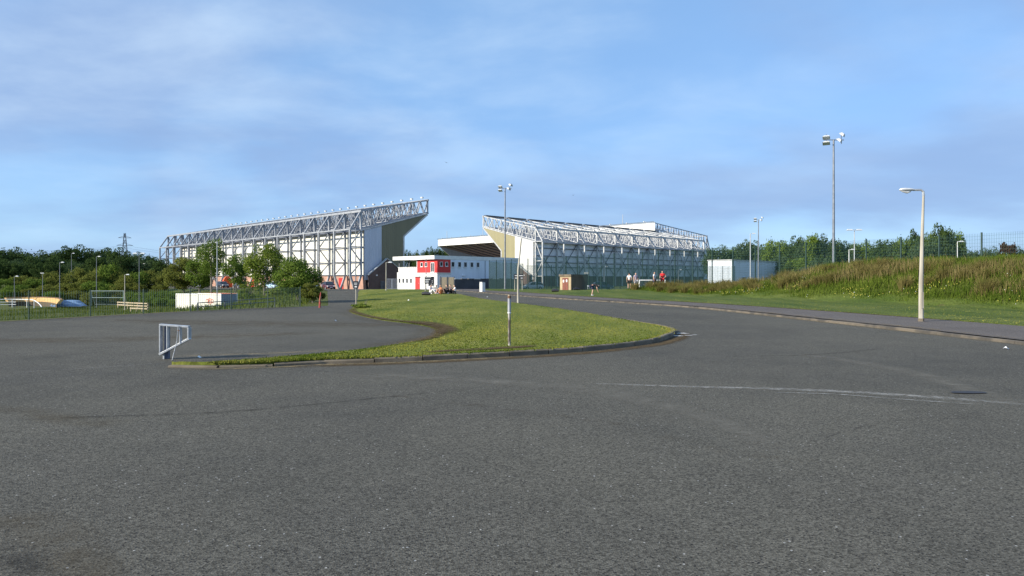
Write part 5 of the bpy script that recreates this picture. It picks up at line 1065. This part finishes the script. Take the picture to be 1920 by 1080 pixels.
mb = MB(); poly = [(1.35 * math.cos(a), 2.75 * math.sin(a)) for a in np.linspace(0, math.pi, 15)]; mb.prism(poly, -.18, .18, 1); mb.build('cover', M['orange'], bn); MB().tube([(-1.1, 0, 0), (0, .6, .9), (1.1, 0, 0)], .03, 6).build('stay', M['dsteel'], bn)

# ------------------------------------------------------------------ cars
def loft(mb, secs, mi=0, caps=True):
    n = len(secs[0]); o = len(mb.v)
    for s in secs: mb.v += s
    for i in range(len(secs) - 1):
        for k in range(n): mb.f.append((o + i * n + k, o + i * n + (k + 1) % n, o + (i + 1) * n + (k + 1) % n, o + (i + 1) * n + k)); mb.m.append(mi)
    if caps: mb.f.append(tuple(o + k for k in range(n))); mb.m.append(mi); e = o + (len(secs) - 1) * n; mb.f.append(tuple(e + n - 1 - k for k in range(n))); mb.m.append(mi)
def car(label, loc, rz, col, van=False):
    r = empty('parked_car', loc, rz, label, 'car', 'cars parked by the stands')
    pm = mat('car_paint_' + col[0], col[1], tuple(c * .9 for c in col[1]), 3, .28, coat=.6)
    def sec(x, zl, zt, hw): return [(x, -hw * .92, zl), (x, hw * .92, zl), (x, hw, zl + .14), (x, hw, (zl + zt) / 2), (x, hw * .93, zt), (x, -hw * .93, zt), (x, -hw, (zl + zt) / 2), (x, -hw, zl + .14)]
    mb = MB(); loft(mb, [sec(*s) for s in ((-2.06, .38, .72, .70), (-1.98, .28, .93, .80), (-1.3, .22, .98, .86), (-.2, .20, .95, .87), (.9, .22, .92, .86), (1.6, .24, .80, .83), (1.95, .28, .66, .76), (2.06, .34, .56, .66))]); mb.build('body', pm, r, True)
    top = 1.5 if not van else 1.85
    def gs(x, zr, k=.70): return [(x, -.80, .91), (x, .80, .91), (x, k, zr), (x, -k, zr)]
    prof = ((-1.93, .98), (-1.55, top - .10), (-.4, top), (.35, top - .05), (1.12, .94)) if not van else ((-2.0, 1.0), (-1.95, top - .04), (-.4, top), (.7, top - .06), (1.3, .95))
    mb = MB(); loft(mb, [gs(x, z, .80 if z < 1.0 else .64) for x, z in prof]); mb.build('windows', M['glass'], r)
    mb = MB(); loft(mb, [[(x, -.655, z - .03), (x, .655, z - .03), (x, .60, z + .02), (x, -.60, z + .02)] for x, z in prof[1:4]]); mb.build('roof_panel', pm, r, True)
    mb = MB()
    for s in (-1, 1):
        for (x0, z0), (x1, z1) in ((prof[0], prof[1]), (prof[3], prof[4])): mb.bar((x0, s * .80, z0), (x1, s * .655, z1) if z1 > z0 else (x1, s * .80, z1), .07) if z1 > z0 else mb.bar((x0, s * .655, z0), (x1, s * .80, z1), .07)
        mb.bar((-.35, s * .808, .93), (-.42, s * .66, top - .01), .08)
    mb.build('pillar', pm, r)
    for sx in (-1.28, 1.28):
        for s in (-1, 1):
            w = empty('wheel', (sx, s * .78, .31)); w.parent = r
            MB().tube([(0, -.09, 0), (0, .09, 0)], .31, 16).build('tyre', M['tyre'], w); MB().tube([(0, s * .03, 0), (0, s * .105, 0)], [.2, .19], 12).build('rim', M['galv'], w)
    for s in (-1, 1):
        MB().box((1.93, s * .55, .68), (.2, .34, .13), -s * .3).build('headlight', M['lamp'], r); MB().box((-1.98, s * .62, .86), (.12, .2, .3), s * .2).build('tail_light', M['redlens'], r)
        MB().box((.75, s * .95, .98), (.12, .16, .12)).build('wing_mirror', pm, r)
    MB().box((2.075, 0, .44), (.02, .5, .11)).build('number_plate', M['txt'], r)
    return r
cw, cd_, cm, cs, cb2, cg = ('white', (.78, .79, .80)), ('dark', (.030, .032, .045)), ('maroon', (.10, .02, .03)), ('silver', (.45, .48, .52)), ('light_blue', (.40, .55, .66)), ('blue', (.06, .09, .18))
def car_at(px, v, label, col, rz, van=False):
    k = (px - 960) / F; A_ = np.array(on_left(0, v)); s = (A_[0] - k * A_[1]) / (k * LA[1] - LA[0]); x, y = A_ + LA * s; car(label, (x, y, hz(x, y) + .03), rz, col, van)
def car_px(px, Y, label, col, rz): x = (px - 960) / F * Y; car(label, (x, Y, hz(x, Y) + .02), rz, col)
car_px(998.5, 133, 'white hatchback parked behind the green mesh fence left of the brick hut', cw, R(196))
car_px(1088, 128, 'white car half hidden behind the brick hut and the bending person', cw, R(-8))
car_px(1130, 131, 'dark blue hatchback behind the mesh fence right of the brick hut', cg, R(10))
car_px(616, 126, 'maroon car facing the path at the foot of the cream stand', cm, R(-62))
car_at(347, 12, 'white car at the far end of the row behind the olive bush', cw, LR); car_at(362, 13, 'silver car parked in front of a white one, behind the bank bushes', cs, LR + R(180)); car_at(380, 12.5, 'silver blue car left of the orange banner', ('steel_blue', (.25, .32, .42)), LR)
car_at(417, 11, 'dark car right of the orange banner', cd_, LR + R(180)); car_at(449, 12, 'black car partly hidden behind the small thin tree', cd_, LR); car_at(512, 9.5, 'light blue car parked behind the forked tree', cb2, LR + R(180)); car_at(584, 9, 'white car behind the pale leaved shrub', cw, LR)
car_at(272, 16, 'white van like car alone beyond the far end of the cream stand', cw, LR + R(20), True)

# ------------------------------------------------------------------ people
PEND = []
def skinned(name, V, E, Rd, m, parent, sub=1):
    me = bpy.data.meshes.new(name); me.from_pydata(V, E, []); me.materials.append(m); o = bpy.data.objects.new(name, me); COL.objects.link(o); o.parent = parent
    md = o.modifiers.new('skin', 'SKIN'); md.use_smooth_shade = True
    for i, r in enumerate(Rd): me.skin_vertices[0].data[i].radius = r if isinstance(r, tuple) else (r, r)
    me.skin_vertices[0].data[0].use_root = True
    s = o.modifiers.new('sub', 'SUBSURF'); s.levels = sub; s.render_levels = sub; PEND.append(o); return o
STAND = dict(pelvis=(0, 0, .95), spine=(0, 0, 1.15), chest=(0, 0, 1.34), nb=(0, .01, 1.47), neck=(0, 0, 1.54), head=(0, -.015, 1.64), top=(0, -.005, 1.73), shR=(.17, .01, 1.42), shL=(-.17, .01, 1.42), elR=(.24, .03, 1.15), elL=(-.24, .03, 1.15), wrR=(.26, -.04, .91), wrL=(-.26, -.04, .91), haR=(.26, -.06, .83), haL=(-.26, -.06, .83),
             hiR=(.10, 0, .90), hiL=(-.10, 0, .90), knR=(.12, -.02, .50), knL=(-.12, -.02, .50), anR=(.13, .02, .09), anL=(-.13, .02, .09), toR=(.15, -.15, .035), toL=(-.15, -.15, .035))
SIT = dict(pelvis=(0, 0, .13), spine=(0, .05, .31), chest=(0, .05, .49), nb=(0, .02, .61), neck=(0, -.01, .67), head=(0, -.04, .77), top=(0, -.04, .86), shR=(.17, .03, .56), shL=(-.17, .03, .56), elR=(.25, -.10, .36), elL=(-.25, -.10, .36), wrR=(.15, -.30, .42), wrL=(-.15, -.30, .42), haR=(.10, -.36, .44), haL=(-.10, -.36, .44),
           hiR=(.10, -.02, .13), hiL=(-.10, -.02, .13), knR=(.15, -.38, .46), knL=(-.15, -.38, .46), anR=(.13, -.62, .09), anL=(-.13, -.62, .09), toR=(.14, -.78, .04), toL=(-.14, -.78, .04))
BEND = dict(STAND, pelvis=(0, .16, .84), spine=(0, .02, .98), chest=(0, -.18, .98), nb=(0, -.31, .94), neck=(0, -.37, .90), head=(0, -.46, .84), top=(0, -.54, .80), shR=(.17, -.26, .92), shL=(-.17, -.26, .92), elR=(.20, -.32, .66), elL=(-.20, -.30, .66), wrR=(.15, -.42, .44), wrL=(-.15, -.38, .42), haR=(.13, -.46, .36), haL=(-.13, -.42, .34),
            hiR=(.10, .14, .80), hiL=(-.10, .14, .80), knR=(.13, -.03, .46), knL=(-.13, .04, .46), anR=(.14, .06, .09), anL=(-.14, .14, .09), toR=(.15, -.10, .035), toL=(-.15, -.02, .035))
def person(label, loc, rz, pose, top, bottom, shoes, scale=1.0, hair='hair', long_hair=False, sleeves=True, long_legs=False, group=None, cap=None):
    r = empty('person', loc, rz, label, 'person', group); r.scale = (scale,) * 3; p = {k: Vector(v) for k, v in pose.items()}
    V, E, Rd, ix = [], [], [], {}
    def ad(k, co, par, rad): ix[k] = len(V); V.append(tuple(co)); Rd.append(rad); (E.append((ix[par], ix[k])) if par is not None else None)
    ad('pelvis', p['pelvis'], None, (.14, .105)); ad('spine', p['spine'], 'pelvis', (.12, .095)); ad('chest', p['chest'], 'spine', (.15, .105)); ad('nb', p['nb'], 'chest', (.09, .075)); ad('neck', p['neck'], 'nb', .052); ad('head', p['head'], 'neck', (.078, .095)); ad('top', p['top'], 'head', (.068, .080))
    up = (p['top'] - p['neck']).normalized(); fw = Vector((0, -1, 0)); fw = (fw - up * fw.dot(up)).normalized(); ad('nose', p['head'] + fw * .105 - up * .005, 'head', .012)
    for s in 'RL':
        sx = Vector((1 if s == 'R' else -1, 0, 0))
        ad('sh' + s, p['sh' + s], 'chest', .062); ad('el' + s, p['el' + s], 'sh' + s, .043); ad('wr' + s, p['wr' + s], 'el' + s, (.030, .026)); ad('ha' + s, p['ha' + s], 'wr' + s, (.038, .018)); ad('ear' + s, p['head'] + sx * .085, 'head', .014)
        d = (p['ha' + s] - p['wr' + s]).normalized(); sd_ = d.cross(fw).normalized() if abs(d.dot(fw)) < .9 else sx
        for f in range(4): ad('f%d%s' % (f, s), p['ha' + s] + d * (.075 + .012 * (1 - abs(f - 1.3))) + sd_ * (f - 1.5) * .02, 'ha' + s, .0085)
        ad('th' + s, p['wr' + s] + d * .05 + fw * .045, 'wr' + s, .010)
        ad('hi' + s, p['hi' + s], 'pelvis', .092); ad('kn' + s, p['kn' + s], 'hi' + s, .060); ad('an' + s, p['an' + s], 'kn' + s, .040); ad('to' + s, p['to' + s], 'an' + s, .034)
    skinned('body', V, E, Rd, M['skin'], r)
    mixp = lambda a, b, t: tuple(p[a].lerp(p[b], t))
    V = [tuple(p['chest']), mixp('spine', 'pelvis', 0), mixp('pelvis', 'spine', .05), tuple(p['nb'])]; E = [(0, 1), (1, 2), (0, 3)]; Rd = [(.175, .128), (.150, .122), (.168, .130), (.085, .082)]
    for s in 'RL':
        n = len(V); V += [tuple(p['sh' + s]), mixp('sh' + s, 'el' + s, .62 if sleeves else .12)]; E += [(0, n), (n, n + 1)]; Rd += [.080, .070 if sleeves else .06]
    skinned('shirt', V, E, Rd, top, r)
    V = [tuple(p['pelvis'])]; E = []; Rd = [(.165, .125)]
    for s in 'RL':
        n = len(V); V += [tuple(p['hi' + s]), mixp('hi' + s, 'kn' + s, .82)]; E += [(0, n), (n, n + 1)]; Rd += [.112, .098]
        if long_legs: V += [tuple(p['kn' + s]), mixp('kn' + s, 'an' + s, .9)]; E += [(n + 1, n + 2), (n + 2, n + 3)]; Rd += [.075, .058]
    skinned('shorts' if not long_legs else 'trousers', V, E, Rd, bottom, r)
    for s in 'RL':
        back = p['an' + s] + (p['an' + s] - p['to' + s]) * .35; skinned('shoe', [(p['an' + s].x, p['an' + s].y, p['an' + s].z - .02), tuple(p['to' + s]), (back.x, back.y, max(.04, back.z - .05))], [(0, 1), (0, 2)], [.048, .042, .04], shoes, r)
    bk = p['head'] - fw * .028 + up * .035; V = [tuple(p['top'] - fw * .012 + up * .012), tuple(bk), tuple(p['head'] - fw * .05 - up * .03)]; E = [(0, 1), (1, 2)]; Rd = [(.080, .090), (.090, .080), .055]
    if long_hair: V.append(tuple(p['nb'] - fw * .08)); E.append((2, 3)); Rd.append(.06)
    skinned('hair', V, E, Rd, cap or M[hair], r)
    return r
cl_ = lambda n, c: mat('cloth_' + n, c, tuple(x * .82 for x in c), 8, .85)
cW, cD, cP, cGy, cR, cB, cO, cT = cl_('white', (.74, .74, .76)), cl_('black', (.022, .022, .028)), cl_('mauve', (.42, .33, .40)), cl_('pale_grey', (.48, .47, .50)), cl_('red', (.62, .022, .028)), cl_('navy', (.035, .04, .085)), cl_('orange', (.62, .22, .09)), cl_('teal_grey', (.24, .27, .26))
def at_px(px, Y, off=.14): x = (px - 960) / F * Y; return (x, Y, hz(x, Y) + off)
gp = 'players standing on the grass'
person('person in a white T-shirt and black shorts with back turned, leftmost of the standing players', at_px(1180, 73.5), R(170), dict(STAND, elL=(-.27, .04, 1.18), haL=(-.30, -.05, .86), elR=(.27, .05, 1.17)), cW, cD, cD, .98, group=gp)
person('person in a mauve top and pale grey shorts next to the white goal', at_px(1192, 73), R(20), dict(STAND, elR=(.26, .02, 1.18), wrR=(.20, -.16, 1.02), haR=(.14, -.20, 1.0)), cP, cGy, cW, .98, group=gp)
person('person in a white shirt and navy shorts walking, beside the person in red', at_px(1227, 71.5), R(60), dict(STAND, knR=(.11, -.16, .52), anR=(.12, -.06, .14), toR=(.12, -.22, .07), knL=(-.11, .06, .50), anL=(-.12, .26, .13), toL=(-.12, .12, .05), elR=(.24, .10, 1.18), wrR=(.22, -.08, 1.0), haR=(.2, -.14, 1.0)), cW, cB, cW, .98, group=gp)
person('person in an all red kit with one hand on the hip', at_px(1242, 72), R(-15), dict(STAND, elR=(.38, .06, 1.20), wrR=(.20, .0, 1.03), haR=(.14, -.01, 1.0)), cR, cR, cD, .99, group=gp)
x, y = G(1112, 554.5, .14); person('person in dark clothes bending forward over the grass near the road', (x, y, hz(x, y) + .13), R(95), BEND, cD, cB, cW, .98, long_hair=True)
gs_ = 'people seated on the lawn'
Ys = 66
person('seated person in white, leftmost of the group on the lawn', at_px(808, Ys), R(60), SIT, cW, cW, cW, .98, hair='hair', long_hair=True, group=gs_, long_legs=True)
person('seated person in grey with a white cap, behind the one in orange', at_px(818, Ys + 1.5), R(-10), SIT, cT, cD, cW, .98, group=gs_, cap=cW)
person('seated person in an orange top with bare legs', at_px(826, Ys - .5), R(-25), dict(SIT, elR=(.30, .10, .34), wrR=(.32, .16, .12), haR=(.32, .15, .06)), cO, cO, cW, .96, hair='hair', group=gs_, sleeves=False)
person('seated person in black with long dark hair, in the middle of the group', at_px(838, Ys), R(-60), SIT, cD, cD, cW, 1.0, long_hair=True, long_legs=True, group=gs_)
person('seated person in dark clothes leaning back, right of centre in the group', at_px(845, Ys + .6), R(-75), dict(SIT, elR=(.28, .22, .34), wrR=(.30, .34, .10), haR=(.30, .36, .05)), cB, cD, cD, 1.0, long_legs=True, group=gs_)
person('seated person in black and white at the right end of the group', at_px(852.5, Ys), R(-80), SIT, cW, cD, cW, .97, long_hair=True, long_legs=True, group=gs_)
bpy.context.view_layer.update(); dg = bpy.context.evaluated_depsgraph_get(); new = [(o, bpy.data.meshes.new_from_object(o.evaluated_get(dg))) for o in PEND]
for o, me in new:
    o.modifiers.clear(); o.data = me
    for p_ in me.polygons: p_.use_smooth = True

# ------------------------------------------------------------------ pylon, wires, birds
px_, py_ = (234 - 960) / F * 560, 560.0; pz = hz(px_, py_); pt = H + (HZ - 437) / F * 560 - pz
pyl = empty('pylon', (px_, py_, pz), R(20), 'grey lattice electricity pylon above the wood at far left', 'pylon'); mb = MB()
wd = lambda z: 3.2 * (1 - z / pt) ** 1.1 + .5
for sx in (-1, 1):
    for sy in (-1, 1):
        for k in range(8):
            z0, z1 = pt * k / 8, pt * (k + 1) / 8; mb.bar((sx * wd(z0), sy * wd(z0), z0), (sx * wd(z1), sy * wd(z1), z1), .32)
            mb.bar((sx * wd(z0), sy * wd(z0), z0), (-sx * wd(z1), sy * wd(z1), z1), .2)
mb.build('lattice_tower', M['mast'], pyl)
for f_, w_ in ((.90, 4.6), (.74, 5.8), (.60, 4.6)):
    mb = MB(); mb.bar((-w_, 0, pt * f_), (w_, 0, pt * f_), .35); mb.bar((-w_, 0, pt * f_), (0, 0, pt * f_ + 1.8), .22); mb.bar((w_, 0, pt * f_), (0, 0, pt * f_ + 1.8), .22); mb.build('cross_arm', M['mast'], pyl)
def wire(a, b, sag):
    pts = [tuple(np.array(a) * (1 - t) + np.array(b) * t - np.array((0, 0, sag * 4 * t * (1 - t)))) for t in np.linspace(0, 1, 14)]; return MB().tube(pts, .05, 4).build('wire', M['mast'], pyl)
for s in (-1, 1): wire((s * 5.8, 0, pt * .74 - 1), (s * 5.8 - 200, -60, pt * .66), 6); wire((s * 5.8, 0, pt * .74 - 1), (s * 5.8 + 190, 60, pt * .52), 6)
def bird(label, px, py, Y, roll):
    o = empty('bird', tuple(P(px, py, Y)), R(30), label, 'bird'); o.rotation_euler = (0, roll, R(30)); mb = MB(); mb.tube([(0, -.20, 0), (0, -.10, .01), (0, .05, 0), (0, .22, -.01)], [.01, .05, .05, .02], 6); mb.build('body', M['dsteel'], o, True)
    for s in (-1, 1): mb = MB(); mb.add([(s * .04, -.07, .02), (s * .04, .07, .02), (s * .25, .05, .10), (s * .25, -.06, .10), (s * .5, .10, .03), (s * .04, 0, .04), (s * .25, 0, .115)], [(0, 3, 6, 5), (5, 6, 2, 1), (3, 4, 6), (6, 4, 2), (0, 5, 1), (0, 1, 2, 3), (3, 2, 4)]); mb.build('wing', M['dsteel'], o)
bird('small dark bird flying above the gap between the stands', 837, 305, 150, .2); bird('small dark bird flying above the right hand stand', 1075, 366, 170, -.3)
